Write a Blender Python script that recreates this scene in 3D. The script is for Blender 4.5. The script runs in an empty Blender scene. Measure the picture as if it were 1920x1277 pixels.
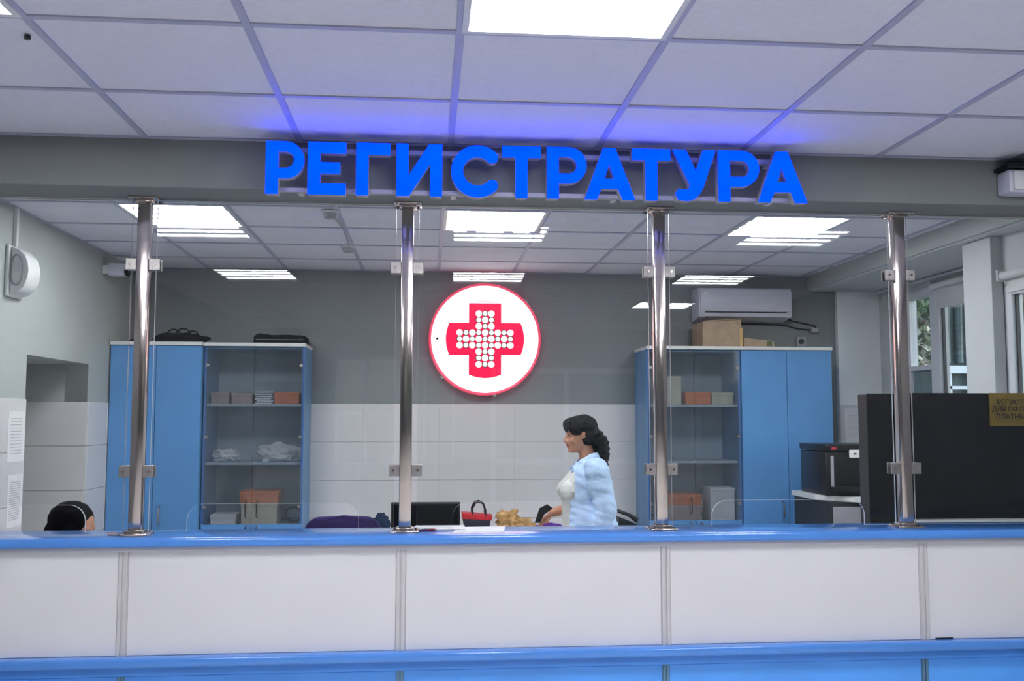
import bpy, bmesh, math, random
from mathutils import Vector, Matrix, noise
random.seed(7)
PI = math.pi
S = bpy.context.scene
COL = S.collection

# ------------------------------------------------------------------ camera, world, exposure
cam_d = bpy.data.cameras.new('camera'); cam = bpy.data.objects.new('camera', cam_d); COL.objects.link(cam)
pi_, ya_, ro_ = .0796, .0890, .0008
Fv = Vector((math.sin(ya_)*math.cos(pi_), math.cos(ya_)*math.cos(pi_), math.sin(pi_)))
R0 = Vector((math.cos(ya_), -math.sin(ya_), 0)); U0 = R0.cross(Fv)
Rv = R0*math.cos(ro_)+U0*math.sin(ro_); Uv = U0*math.cos(ro_)-R0*math.sin(ro_)
cam.matrix_world = Matrix(((Rv.x, Uv.x, -Fv.x, 0), (Rv.y, Uv.y, -Fv.y, 0), (Rv.z, Uv.z, -Fv.z, 1.6), (0, 0, 0, 1)))
cam_d.sensor_width = 36; cam_d.lens = 1790.4/1920*36; cam_d.clip_start = .05; cam_d.clip_end = 200
S.camera = cam
S.view_settings.view_transform = 'Standard'; S.view_settings.look = 'None'
S.view_settings.gamma = 1; S.view_settings.use_curve_mapping = False
S.view_settings.exposure = 0.62
TUBE = 53.0          # radiance of the lamp strips
SKY = 0.45
W = bpy.data.worlds.new('sky'); S.world = W; W.use_nodes = True
wn = W.node_tree; wn.nodes.clear()
wo = wn.nodes.new('ShaderNodeOutputWorld'); wb = wn.nodes.new('ShaderNodeBackground'); ws = wn.nodes.new('ShaderNodeTexSky')
ws.sky_type = 'NISHITA'; ws.sun_disc = False; ws.sun_elevation = math.radians(38); ws.sun_rotation = math.radians(100)
wb.inputs[1].default_value = SKY
wn.links.new(ws.outputs[0], wb.inputs[0]); wn.links.new(wb.outputs[0], wo.inputs[0])
try:
    S.cycles.max_bounces = 10; S.cycles.transparent_max_bounces = 24; S.cycles.sample_clamp_indirect = 6
    S.cycles.caustics_reflective = False; S.cycles.caustics_refractive = False
    S.cycles.use_denoising = True
except Exception: pass

# ------------------------------------------------------------------ materials
def srgb(r, g, b):
    f = lambda c: (c/255/12.92) if c/255 <= .04045 else ((c/255+.055)/1.055)**2.4
    return (f(r), f(g), f(b))
def mat(name, rgb, rough=.5, metal=0.0, var=.06, scale=9.0, bump=0.0, bscale=None, coat=0.0, emit=None, es=0.0, spec=.5, stretch=None):
    m = bpy.data.materials.new(name); m.use_nodes = True
    nt = m.node_tree; b = nt.nodes['Principled BSDF']
    b.inputs['Roughness'].default_value = rough; b.inputs['Metallic'].default_value = metal
    b.inputs['Specular IOR Level'].default_value = spec
    if coat: b.inputs['Coat Weight'].default_value = coat; b.inputs['Coat Roughness'].default_value = .08
    tc = nt.nodes.new('ShaderNodeTexCoord'); mp = nt.nodes.new('ShaderNodeMapping')
    if stretch: mp.inputs['Scale'].default_value = stretch
    nt.links.new(tc.outputs['Object'], mp.inputs[0])
    n = nt.nodes.new('ShaderNodeTexNoise'); n.inputs['Scale'].default_value = scale; n.inputs['Detail'].default_value = 4
    nt.links.new(mp.outputs[0], n.inputs['Vector'])
    r = nt.nodes.new('ShaderNodeValToRGB')
    lo = [max(0, c*(1-var)) for c in rgb]; hi = [min(1, c*(1+var)) for c in rgb]
    r.color_ramp.elements[0].position = .35; r.color_ramp.elements[1].position = .65
    r.color_ramp.elements[0].color = (*lo, 1); r.color_ramp.elements[1].color = (*hi, 1)
    nt.links.new(n.outputs['Fac'], r.inputs[0]); nt.links.new(r.outputs[0], b.inputs['Base Color'])
    if bump:
        n2 = nt.nodes.new('ShaderNodeTexNoise'); n2.inputs['Scale'].default_value = bscale or scale*6; n2.inputs['Detail'].default_value = 3
        nt.links.new(mp.outputs[0], n2.inputs['Vector'])
        bp = nt.nodes.new('ShaderNodeBump'); bp.inputs['Strength'].default_value = bump; bp.inputs['Distance'].default_value = .01
        nt.links.new(n2.outputs['Fac'], bp.inputs['Height']); nt.links.new(bp.outputs[0], b.inputs['Normal'])
    if emit:
        b.inputs['Emission Color'].default_value = (*emit, 1); b.inputs['Emission Strength'].default_value = es
    return m
def glass_mat(name, tint=(.97, .985, .98), ior=1.5, diff=0.0, dcol=(.5, .5, .5), rough=0.0, blur=0.0):
    m = bpy.data.materials.new(name); m.use_nodes = True; nt = m.node_tree; nt.nodes.clear()
    out = nt.nodes.new('ShaderNodeOutputMaterial')
    tr = nt.nodes.new('ShaderNodeBsdfTransparent'); tr.inputs[0].default_value = (*tint, 1)
    gl = nt.nodes.new('ShaderNodeBsdfGlossy'); gl.inputs['Roughness'].default_value = rough
    lw = nt.nodes.new('ShaderNodeLayerWeight'); lw.inputs['Blend'].default_value = .5      # same reflectance on both faces of a thin sheet
    pw = nt.nodes.new('ShaderNodeMath'); pw.operation = 'POWER'; pw.inputs[1].default_value = 5
    fr = nt.nodes.new('ShaderNodeMath'); fr.operation = 'MULTIPLY_ADD'; fr.inputs[1].default_value = .95; fr.inputs[2].default_value = ((ior-1)/(ior+1))**2
    nt.links.new(lw.outputs['Facing'], pw.inputs[0]); nt.links.new(pw.outputs[0], fr.inputs[0])
    mx = nt.nodes.new('ShaderNodeMixShader'); cur = tr
    if blur:
        rf = nt.nodes.new('ShaderNodeBsdfRefraction'); rf.inputs['Roughness'].default_value = .28; rf.inputs['IOR'].default_value = 1.02
        rf.inputs[0].default_value = (*tint, 1)
        m3 = nt.nodes.new('ShaderNodeMixShader'); m3.inputs[0].default_value = blur
        nt.links.new(cur.outputs[0], m3.inputs[1]); nt.links.new(rf.outputs[0], m3.inputs[2]); cur = m3
    if diff:
        df = nt.nodes.new('ShaderNodeBsdfDiffuse'); df.inputs[0].default_value = (*dcol, 1)
        m2 = nt.nodes.new('ShaderNodeMixShader'); m2.inputs[0].default_value = diff
        n = nt.nodes.new('ShaderNodeTexNoise'); n.inputs['Scale'].default_value = 3
        mr = nt.nodes.new('ShaderNodeMapRange'); mr.inputs['To Min'].default_value = diff*.7; mr.inputs['To Max'].default_value = diff*1.3
        nt.links.new(n.outputs['Fac'], mr.inputs[0]); nt.links.new(mr.outputs[0], m2.inputs[0])
        nt.links.new(cur.outputs[0], m2.inputs[1]); nt.links.new(df.outputs[0], m2.inputs[2]); cur = m2
    nt.links.new(fr.outputs[0], mx.inputs[0]); nt.links.new(cur.outputs[0], mx.inputs[1]); nt.links.new(gl.outputs[0], mx.inputs[2])
    nt.links.new(mx.outputs[0], out.inputs[0]); return m
def emis(name, rgb, s, var=.0):
    m = bpy.data.materials.new(name); m.use_nodes = True; nt = m.node_tree; nt.nodes.clear()
    out = nt.nodes.new('ShaderNodeOutputMaterial'); e = nt.nodes.new('ShaderNodeEmission')
    e.inputs[0].default_value = (*rgb, 1); e.inputs[1].default_value = s
    if var:
        n = nt.nodes.new('ShaderNodeTexNoise'); n.inputs['Scale'].default_value = 7
        tc = nt.nodes.new('ShaderNodeTexCoord'); nt.links.new(tc.outputs['Object'], n.inputs['Vector'])
        mr = nt.nodes.new('ShaderNodeMapRange'); mr.inputs['To Min'].default_value = s*(1-var); mr.inputs['To Max'].default_value = s*(1+var)
        nt.links.new(n.outputs['Fac'], mr.inputs[0]); nt.links.new(mr.outputs[0], e.inputs[1])
    nt.links.new(e.outputs[0], out.inputs[0]); return m

M = {}
M['paint'] = mat('grey_green_paint', (.40, .43, .42), .7, var=.03, scale=2.5, bump=.05, bscale=60)
M['dimmed_paint'] = mat('dimmed_back_wall_paint', (.235, .25, .265), .7, var=.04, scale=2.0, bump=.05, bscale=60)  # wall paint darkened: light falloff towards the back wall is in the colour
M['beam'] = mat('beam_paint', (.20, .215, .215), .65, var=.03, scale=2, bump=.05, bscale=60)
M['white_paint'] = mat('white_wall_paint', (.55, .565, .58), .7, var=.03, scale=2, bump=.05, bscale=60)
M['daylit_white'] = mat('daylit_white_paint', (.86, .87, .88), .6, var=.02)  # whiter than the other walls: daylight on the far return put into the colour
M['lobby_paint'] = mat('lobby_wall_paint', (.15, .155, .16), .7, var=.04, scale=2)
M['ctile'] = mat('mineral_ceiling_tile', (.74, .74, .82), .85, var=.02, scale=40, bump=.25, bscale=220)
M['tbar'] = mat('painted_grid_bar', (.42, .43, .56), .4, var=.03)
M['slab'] = mat('ceiling_slab', (.10, .10, .11), .9)
M['floor'] = mat('floor_stone', (.74, .71, .68), .35, var=.06, scale=5)
M['wtile'] = mat('glazed_wall_tile', (.66, .645, .65), .33, var=.025, scale=3)
M['grout'] = mat('grout', (.42, .42, .43), .8)
M['cab_in'] = mat('cabinet_interior', (.46, .52, .58), .6, var=.04)
M['blue'] = mat('blue_laminate', (.075, .235, .62), .32, var=.04, scale=3, coat=.25)
M['blue_top'] = mat('blue_countertop', (.085, .27, .72), .14, var=.04, scale=4, coat=.3)
M['blue_low'] = mat('blue_counter_panel', (.10, .38, .95), .3, var=.05, scale=3)
M['cab_blue'] = mat('cabinet_blue', (.105, .29, .60), .33, var=.05, scale=2.5)
M['cab_side'] = mat('cabinet_side_blue', (.12, .27, .47), .4, var=.05, scale=2.5)
M['panel'] = mat('counter_white_panel', (.70, .68, .69), .42, var=.02, scale=2.0)
M['alu'] = mat('pale_profile', (.62, .60, .60), .35, metal=.2, var=.03)
M['bluealu'] = mat('teal_profile', (.14, .28, .42), .3, metal=.4, var=.03)
M['chrome'] = mat('polished_steel', (.60, .54, .51), .15, metal=1, var=.06, scale=3, bump=.2, bscale=3.0)
M['chrome2'] = mat('brushed_steel', (.36, .34, .33), .38, metal=1, var=.1, scale=40, bump=.15)
M['whitep'] = mat('white_plastic', (.72, .73, .73), .35, var=.02)
M['greyp'] = mat('grey_plastic', (.36, .36, .39), .45, var=.03)
M['acp'] = mat('air_conditioner_plastic', (.60, .60, .70), .4, var=.03)
M['blackp'] = mat('black_plastic', (.005, .005, .008), .35, var=.2)
M['acryl'] = mat('black_acrylic', (.004, .005, .007), .12, var=.15, scale=3, coat=.0, spec=.35)
M['gold'] = mat('gold_plate', (.26, .17, .035), .35, metal=.35, var=.15, scale=8)
M['ink'] = mat('black_ink', (.02, .012, .008), .6)
M['greyink'] = mat('grey_ink', (.50, .50, .52), .8)
M['paper'] = mat('white_paper', (.80, .79, .80), .8, var=.02)
M['card'] = mat('cardboard', (.42, .31, .22), .85, var=.10, scale=14)
M['tape'] = mat('parcel_tape', (.62, .42, .20), .35, var=.05)
M['orange'] = mat('orange_card', (.72, .20, .07), .7, var=.1)
M['cream'] = mat('cream_card', (.62, .57, .44), .7, var=.08)
M['pinkc'] = mat('pinkish_card', (.45, .33, .31), .7, var=.1)
M['bagblack'] = mat('black_fabric', (.010, .010, .013), .8, var=.3, scale=30, bump=.5)
M['red'] = mat('red_leather', (.50, .02, .03), .4, var=.15, scale=20)
M['navy'] = mat('navy_leather', (.012, .012, .03), .45, var=.2, scale=20)
M['purple'] = mat('purple_fabric', (.022, .010, .085), .85, var=.15, scale=40, bump=.4)
M['darkblue'] = mat('dark_blue_fabric', (.01, .025, .07), .85, var=.15, scale=40)
M['tan'] = mat('tan_fabric', (.52, .33, .14), .85, var=.35, scale=18, bump=.4)
M['skin'] = mat('skin', (.56, .27, .17), .5, var=.08, scale=20)
M['lip'] = mat('lips', (.42, .10, .09), .45)
M['hair'] = mat('dark_hair', (.006, .005, .007), .6, spec=.25, var=.4, scale=60, bump=.6, bscale=120)
M['black_hair'] = mat('black_hair', (.002, .002, .003), .8, spec=.1, var=.4, scale=60, bump=.5)
M['shirt'] = mat('light_blue_cotton', (.50, .66, .90), .85, var=.10, scale=9, bump=1.0, bscale=16)
M['tshirt'] = mat('white_cotton', (.74, .74, .70), .85, var=.04, bump=.3, bscale=20)
M['trousers'] = mat('dark_trousers', (.02, .022, .03), .85)
M['grey_top'] = mat('grey_jersey', (.05, .05, .06), .85)
M['led_white'] = emis('lit_white_acrylic', (1, .985, .99), 1.35)
M['led_red'] = emis('lit_red_acrylic', (1.0, .016, .075), 1.0, .12)
M['rim_red'] = mat('crimson_rim', (.60, .045, .11), .4, emit=(.8, .06, .13), es=.5)
M['ring'] = mat('grey_ring_line', (.15, .14, .14), .6)
M['pale_ink'] = emis('pale_print', (.80, .79, .80), 1.0)
M['washed_red'] = emis('washed_out_red', (.93, .62, .70), 1.0)  # top of the red cross washed out by glare, painted as a pale colour
M['led_blue'] = emis('lit_blue_acrylic', (0, .0165, 1.0), 4.6, .35)
M['tube'] = emis('lamp_strip', (.93, .95, 1.0), TUBE)
M['diffuser'] = emis('lit_diffuser', (.93, .95, 1.0), .95)
M['glass'] = glass_mat('clear_glass')
M['glass_edge'] = mat('ground_glass_edge', (.62, .62, .64), .3, var=.05, emit=None)
M['frost'] = glass_mat('smoked_frosted_glass', (.95, .97, .99), 1.5, .07, (.36, .41, .46), .05, .22)
M['wglass'] = glass_mat('window_glass', (.93, .96, .95))
M['tinted'] = glass_mat('tinted_window_glass', (.32, .34, .34))
M['frost_low'] = glass_mat('frosted_lower_pane', (.35, .45, .46), 1.5, .5, (.25, .34, .35), .2)
M['foliage'] = mat('foliage', (.13, .18, .08), .7, var=.6, scale=6)
M['sunlitfoliage'] = mat('sunlit_foliage', (.50, .46, .36), .7, var=.3, scale=6)  # lighter leaf colour in place of sunlight on the foliage
M['bark'] = mat('bark', (.10, .07, .05), .9, var=.3)
M['brick'] = mat('weathered_brick', (.28, .17, .15), .85, var=.3, scale=9, bump=.4)
M['mortar'] = mat('mortar', (.10, .09, .08), .9)
M['facade'] = mat('grey_green_facade', (.11, .13, .12), .8, var=.5, scale=2.2, stretch=(3, 3, .4))
M['white_metal'] = mat('white_painted_metal', (.75, .76, .78), .5)
M['ground'] = mat('courtyard_ground', (.16, .16, .15), .9, var=.2)
M['upvc'] = mat('white_window_frame', (.60, .62, .66), .4, var=.02)
M['gasket'] = mat('dark_gasket', (.03, .035, .04), .6)
M['blind'] = mat('roller_blind_fabric', (.58, .60, .60), .8, var=.04)
M['steel_red'] = mat('red_plastic', (.55, .03, .05), .4)
M['violet'] = mat('violet_fabric', (.13, .03, .30), .8, var=.3, scale=20)

# ------------------------------------------------------------------ mesh builder
class MB:
    def __init__(s): s.bm = bmesh.new(); s.mi = 0
    def _mark(s, faces):
        for f in faces: f.material_index = s.mi
    def box(s, x0, x1, y0, y1, z0, z1, bev=0, seg=2):
        vs = [s.bm.verts.new((x, y, z)) for z in (z0, z1) for y in (y0, y1) for x in (x0, x1)]
        F = [s.bm.faces.new([vs[i] for i in q]) for q in ((0, 2, 3, 1), (4, 5, 7, 6), (0, 1, 5, 4), (2, 6, 7, 3), (0, 4, 6, 2), (1, 3, 7, 5))]
        s._mark(F)
        if bev:
            es = {e for f in F for e in f.edges}
            r = bmesh.ops.bevel(s.bm, geom=list(es), offset=bev, segments=seg, affect='EDGES', profile=.5)
            s._mark(r['faces'])
        return s
    def prism(s, pts, a0, a1, axis='y', bev=0):
        """pts 2D, extruded along axis between a0 and a1. y: (x,z); z: (x,y); x: (y,z)"""
        def v(p, a): return {'y': (p[0], a, p[1]), 'z': (p[0], p[1], a), 'x': (a, p[0], p[1])}[axis]
        A = [s.bm.verts.new(v(p, a0)) for p in pts]; B = [s.bm.verts.new(v(p, a1)) for p in pts]
        n = len(pts); F = [s.bm.faces.new(A[::-1]), s.bm.faces.new(B)]
        for i in range(n): F.append(s.bm.faces.new((A[i], A[(i+1) % n], B[(i+1) % n], B[i])))
        s._mark(F)
        if bev:
            r = bmesh.ops.bevel(s.bm, geom=list({e for f in F[:2] for e in f.edges}), offset=bev, segments=2, affect='EDGES', profile=.5); s._mark(r['faces'])
        return s
    def tube(s, pts, r, n=10, closed=False, cap=True):
        pts = [Vector(p) for p in pts]; rs = r if isinstance(r, (list, tuple)) else [r]*len(pts)
        rings = []; L = len(pts); up = None
        for i, p in enumerate(pts):
            d = (pts[(i+1) % L]-pts[i-1]) if closed else (pts[min(i+1, L-1)]-pts[max(i-1, 0)])
            d.normalize()
            if up is None: up = Vector((0, 0, 1)) if abs(d.z) < .9 else Vector((1, 0, 0))
            a = d.cross(up)
            if a.length < 1e-5: a = d.cross(Vector((0, 1, 0)))
            a.normalize(); b = a.cross(d).normalized(); up = b
            rings.append([s.bm.verts.new(p+(a*math.cos(t)+b*math.sin(t))*rs[i]) for t in [2*PI*k/n for k in range(n)]])
        F = []
        for i in range(L if closed else L-1):
            A, B = rings[i], rings[(i+1) % L]
            for k in range(n): F.append(s.bm.faces.new((A[k], A[(k+1) % n], B[(k+1) % n], B[k])))
        if cap and not closed: F += [s.bm.faces.new(rings[0][::-1]), s.bm.faces.new(rings[-1])]
        s._mark(F); return s
    def lathe(s, prof, c, axis='z', n=24):
        """prof (r, h) list"""
        def v(r, h, t):
            a, b = r*math.cos(t), r*math.sin(t)
            return Vector(c)+Vector({'z': (a, b, h), 'x': (h, a, b), 'y': (a, h, b)}[axis])
        rings = [[s.bm.verts.new(v(max(r, 1e-4), h, 2*PI*k/n)) for k in range(n)] for r, h in prof]
        F = []
        for A, B in zip(rings, rings[1:]):
            for k in range(n): F.append(s.bm.faces.new((A[k], A[(k+1) % n], B[(k+1) % n], B[k])))
        F += [s.bm.faces.new(rings[0][::-1]), s.bm.faces.new(rings[-1])]
        s._mark(F); return s
    def blob(s, c, r, sub=3, nz=0, ns=8):
        r = r if isinstance(r, (list, tuple)) else (r, r, r)
        q = bmesh.ops.create_icosphere(s.bm, subdivisions=sub, radius=1)
        for v in q['verts']:
            d = v.co.copy(); k = 1+(nz*noise.noise(d*ns+Vector(c)*5) if nz else 0)
            v.co = Vector((c[0]+d.x*r[0]*k, c[1]+d.y*r[1]*k, c[2]+d.z*r[2]*k))
        s._mark({f for v in q['verts'] for f in v.link_faces}); return s
    def add(s, me, off=(0, 0, 0)):
        n0 = len(s.bm.verts); s.bm.from_mesh(me); s.bm.verts.ensure_lookup_table()
        for v in s.bm.verts[n0:]: v.co += Vector(off)
        return s
    def rot(s, ang, c, axis='Z'):
        bmesh.ops.rotate(s.bm, verts=s.bm.verts[:], cent=Vector(c), matrix=Matrix.Rotation(ang, 3, axis)); return s

WPOS = {}
def link(name, me, parent=None, loc=None):
    o = bpy.data.objects.new(name, me); COL.objects.link(o)
    if parent is not None: o.parent = parent
    return o
def ob(name, mb, mats, parent=None, smooth=False, origin=None):
    """turn a builder (in world metres) into one mesh object"""
    bm = mb.bm
    bmesh.ops.recalc_face_normals(bm, faces=bm.faces[:])
    co = [v.co for v in bm.verts]
    lo = Vector([min(c[i] for c in co) for i in range(3)]); hi = Vector([max(c[i] for c in co) for i in range(3)])
    if origin is None: origin = Vector(((lo.x+hi.x)/2, (lo.y+hi.y)/2, lo.z))
    origin = Vector(origin)
    for v in bm.verts: v.co -= origin
    me = bpy.data.meshes.new(name); bm.to_mesh(me); bm.free()
    for m in (mats if isinstance(mats, (list, tuple)) else [mats]): me.materials.append(m)
    if smooth:
        me.shade_smooth()
        if smooth != 2:
            try: me.set_sharp_from_angle(angle=math.radians(40))
            except Exception: pass
    o = link(name, me, parent)
    o.location = origin-(WPOS[parent.name] if parent is not None else Vector((0, 0, 0)))
    WPOS[o.name] = origin
    return o
def inst(src, parent=None, at=None, name=None):
    o = src.copy(); COL.objects.link(o)
    if parent is not None: o.parent = parent
    at = Vector(at); o.location = at-(WPOS[o.parent.name] if o.parent else Vector((0, 0, 0)))
    WPOS[o.name] = at
    return o
def tag(o, label=None, cat=None, group=None, kind=None):
    if label: o['label'] = label
    if cat: o['category'] = cat
    if group: o['group'] = group
    if kind: o['kind'] = kind
    return o
def thing(name, loc, label, cat, group=None):
    o = bpy.data.objects.new(name, None); COL.objects.link(o); o.empty_display_size = .1
    o.location = loc; WPOS[o.name] = Vector(loc); return tag(o, label, cat, group)
def struct(o, label=None): o['kind'] = 'structure'; return o if not label else tag(o, label)
def copy_tree(root, delta):
    r = root.copy(); COL.objects.link(r); r.location = root.location+Vector(delta); WPOS[r.name] = WPOS[root.name]+Vector(delta)
    for ch in root.children:
        c = ch.copy(); COL.objects.link(c); c.parent = r; WPOS[c.name] = WPOS[ch.name]+Vector(delta)
        for g in ch.children:
            d = g.copy(); COL.objects.link(d); d.parent = c; WPOS[d.name] = WPOS[g.name]+Vector(delta)
    return r
def eval_mesh(o):
    dg = bpy.context.evaluated_depsgraph_get(); dg.update()
    me = bpy.data.meshes.new_from_object(o.evaluated_get(dg)); return me
def shape(polys, y0, y1, bev=0, plane='xz'):
    """filled 2D outline (with holes) in x,z, thick from y0 to y1 -> mesh in world metres"""
    cu = bpy.data.curves.new('outline', 'CURVE'); cu.dimensions = '2D'; cu.fill_mode = 'BOTH'; cu.extrude = (y1-y0)/2-bev
    cu.bevel_depth = bev; cu.bevel_resolution = 1; cu.offset = -bev
    for p in polys:
        sp = cu.splines.new('POLY'); sp.points.add(len(p)-1); sp.use_cyclic_u = True
        for i, (x, z) in enumerate(p): sp.points[i].co = (x, z, 0, 1)
    o = bpy.data.objects.new('outline', cu); COL.objects.link(o); me = eval_mesh(o)
    bpy.data.objects.remove(o); bpy.data.curves.remove(cu)
    ym = (y0+y1)/2
    for v in me.vertices:
        x, z, t = v.co
        v.co = (x, ym+t, z) if plane == 'xz' else (ym+t, x, z)
    me.materials.clear(); return me
def text_mesh(body, size, cx, cz, y, depth=.002, align='CENTER', spacing=1.0, bold=0.0):
    cu = bpy.data.curves.new('writing', 'FONT'); cu.body = body; cu.size = size; cu.align_x = align; cu.align_y = 'CENTER'
    cu.extrude = depth/2; cu.space_character = spacing; cu.offset = bold; cu.resolution_u = 3
    o = bpy.data.objects.new('writing', cu); COL.objects.link(o); me = eval_mesh(o)
    bpy.data.objects.remove(o); bpy.data.curves.remove(cu)
    for v in me.vertices:
        a, b, c = v.co; v.co = (cx+a, y-c, cz+b)
    me.materials.clear(); return me
def arc(cx, cz, r, a0, a1, n=12, rz=None):
    rz = rz or r
    return [(cx+r*math.cos(math.radians(a0+(a1-a0)*i/n)), cz+rz*math.sin(math.radians(a0+(a1-a0)*i/n))) for i in range(n+1)]

# ------------------------------------------------------------------ dimensions
XL, XR = -2.30, 3.30; YB = 7.65; YF = -4.0
ZF, ZR = 2.6955, 2.763          # lobby ceiling, office ceiling
BY0, BY1 = 3.81, 4.05; BZ = 2.50
X0 = .088; CT = 1.125           # ceiling grid origin, counter top height

# ------------------------------------------------------------------ setting: floor, walls
f = struct(ob('floor', MB().box(XL-1.2, 4.10, YF-.2, YB+.2, -.1, 0), M['floor']))
w = struct(ob('wall_back', MB().box(XL-.2, 4.10, YB, YB+.2, 0, 2.95), M['dimmed_paint'])); wall_back = w
tw, th = .6, .3
t0 = None
def place_tiles(wall, cells, face):
    """cells: list of (a, z, w, h); face 'y' -> in front of plane y=YB, 'x' -> plane x=XL"""
    for a, z, ww, hh in cells: pass
proto_bt = None
for r in range(6):
    z1 = 1.70-r*th; z0 = max(.0, z1-th)
    for c in range(10):
        x0 = XL+.0+c*tw; x1 = min(x0+tw, XR)
        if x1-x0 < .05: continue
        full = (z1-z0) > .29 and (x1-x0) > .59
        if full and proto_bt:
            inst(proto_bt, wall_back, ((x0+x1)/2, YB-.005, z0+.0015))
        else:
            o = ob('tile', MB().box(x0+.0003, x1-.0003, YB-.010, YB+.0, z0+.001, z1-.001, bev=.0008, seg=1), M['wtile'], wall_back)
            if full: proto_bt = o
# left wall with a deep doorway opening
ND0, ND1, NDZ = 5.73, 6.74, 1.955
pl = [[(BY1-.3, 0), (ND0, 0), (ND0, NDZ), (ND1, NDZ), (ND1, 0), (YB, 0), (YB, 2.95), (BY1-.3, 2.95)]]
mb = MB(); mb.add(shape(pl, XL-.15, XL, plane='yz'))
wl = struct(ob('wall_left', mb, M['paint'])); wall_left = wl
mb = MB(); mb.box(XL-1.05, XL-.15, ND1, ND1+.1, 0, 2.4).box(XL-1.05, XL-.15, ND0-.1, ND0, 0, 2.4).box(XL-1.05, XL-.15, ND0, ND1, NDZ, 2.4).box(XL-1.15, XL-1.05, ND0-.1, ND1+.1, 0, 2.4)
alc = struct(ob('trim_1', mb, M['paint']))
def ytile(parent, x, y0, y1, z0, z1, name='tile'):
    return ob(name, MB().box(x-.002, x+.008, y0+.0015, y1-.0015, z0+.0015, z1-.0015, bev=.0015, seg=1), M['wtile'], parent)
for r in range(6):
    z1 = 1.70-r*th; z0 = max(0, z1-th)
    for (a, b) in ((4.06, 4.53), (4.53, 5.13), (5.13, 5.73), (6.74, 7.14), (7.14, YB-.012)):
        ytile(wall_left, XL, a, b, z0, z1)
    for (a, b) in ((XL-.60, XL), (XL-1.04, XL-.60)):
        ob('tile', MB().box(a+.0015, b-.0015, ND1-.008, ND1+.002, z0+.0015, z1-.0015, bev=.0015, seg=1), M['wtile'], alc)
# lobby shell (behind and around the camera)
struct(ob('wall_left', MB().box(XL-.15, XL, YF, BY1-.3, 0, 2.95), M['lobby_paint']))
struct(ob('wall_right', MB().box(XR, XR+.15, YF, BY1-.1, 0, 2.95), M['lobby_paint']))
FW = (-1.35, .15, 1.0, 2.35)
mb = MB(); mb.add(shape([[(XL-.15, 0), (XR+.15, 0), (XR+.15, 2.95), (XL-.15, 2.95)], [(FW[0], FW[2]), (FW[1], FW[2]), (FW[1], FW[3]), (FW[0], FW[3])]], YF-.15, YF))
wf = struct(ob('wall_front', mb, M['lobby_paint']))
lw = struct(thing('window_3', (-.6, YF-.08, 1.0), None, None))
mb = MB()
for z in (1.0, 1.62, 2.31): mb.box(FW[0], FW[1], YF-.10, YF-.05, z, z+.04)
for k in range(5): mb.box(FW[0]+.365*k, FW[0]+.365*k+.04, YF-.10, YF-.05, 1.04, 2.31)
ob('window_frame', mb, M['upvc'], lw)
for k in range(4):
    ob('pane', MB().box(FW[0]+.365*k+.04, FW[0]+.365*(k+1), YF-.078, YF-.072, 1.04, 1.62), M['tinted'], lw)
    ob('pane', MB().box(FW[0]+.365*k+.04, FW[0]+.365*(k+1), YF-.078, YF-.072, 1.66, 2.31), M['tinted'], lw)
# glazed entrance doors in the lobby wall behind the visitor
dd = struct(thing('door_1', (1.55, YF+.03, 0), None, None))
mb = MB()
for x in (.6, 1.52, 2.44): mb.box(x, x+.06, YF, YF+.06, 0, 2.2)
for z in (0, 1.0, 2.14): mb.box(.6, 2.5, YF, YF+.055, z, z+.07)
ob('door_frame', mb, M['upvc'], dd)
for x in (.66, 1.58): ob('pane', MB().box(x, x+.86, YF+.02, YF+.03, .07, 2.14), M['frost_low'], dd)

# right wall of the office: a near plane, a pier, and a set-back far plane, both with window openings
XF = 3.75
NW = (3.98, 5.18, .95, 2.42); FWIN = (5.75, 7.45, .95, 2.58)
def wall_with_hole(x0, x1, ya, yb, h):
    mb = MB(); mb.add(shape([[(ya, 0), (yb, 0), (yb, 2.95), (ya, 2.95)], [(h[0], h[2]), (h[1], h[2]), (h[1], h[3]), (h[0], h[3])]], x0, x1, plane='yz')); return mb
struct(ob('wall_right', wall_with_hole(XR, XR+.12, BY1-.1, 5.18, NW), M['white_paint']))
wr = struct(ob('wall_right', wall_with_hole(XF, XF+.12, 5.47, YB, FWIN), M['white_paint']))
struct(ob('trim_2', MB().box(XR-.07, XR+.11, 5.18, 5.47, 0, 2.641, bev=.004), M['white_paint']))
struct(ob('wall_right', MB().box(XR+.11, XF+.12, 5.43, 5.47, 0, 2.95), M['white_paint']))
# white return beside the far window
ret = struct(ob('trim_5', MB().box(3.385, XF, 7.60, YB, 0, 2.641, bev=.003), M['daylit_white']))
for r in range(3):
    z1 = 1.70-r*th
    ob('tile', MB().box(3.387, XF-.002, 7.592, 7.602, z1-th+.0015, z1-.0015, bev=.0015, seg=1), M['wtile'], ret)
# soffit above the windows
struct(ob('trim_6', MB().box(3.175, XF, BY1, YB, 2.642, 2.65), M['white_paint']))
struct(ob('trim_3', MB().box(3.15, XF, BY1, YB, 2.65, ZR+.15), M['paint']))
# beam
mb = MB().box(XL, XR, BY0, BY1, BZ, 2.9, bev=.004)
beam = struct(ob('trim_4', mb, M['beam']))
ob('edge_strip', MB().box(XL, XR, BY1, BY1+.012, BZ-.004, BZ+.02), M['alu'], beam)

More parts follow.
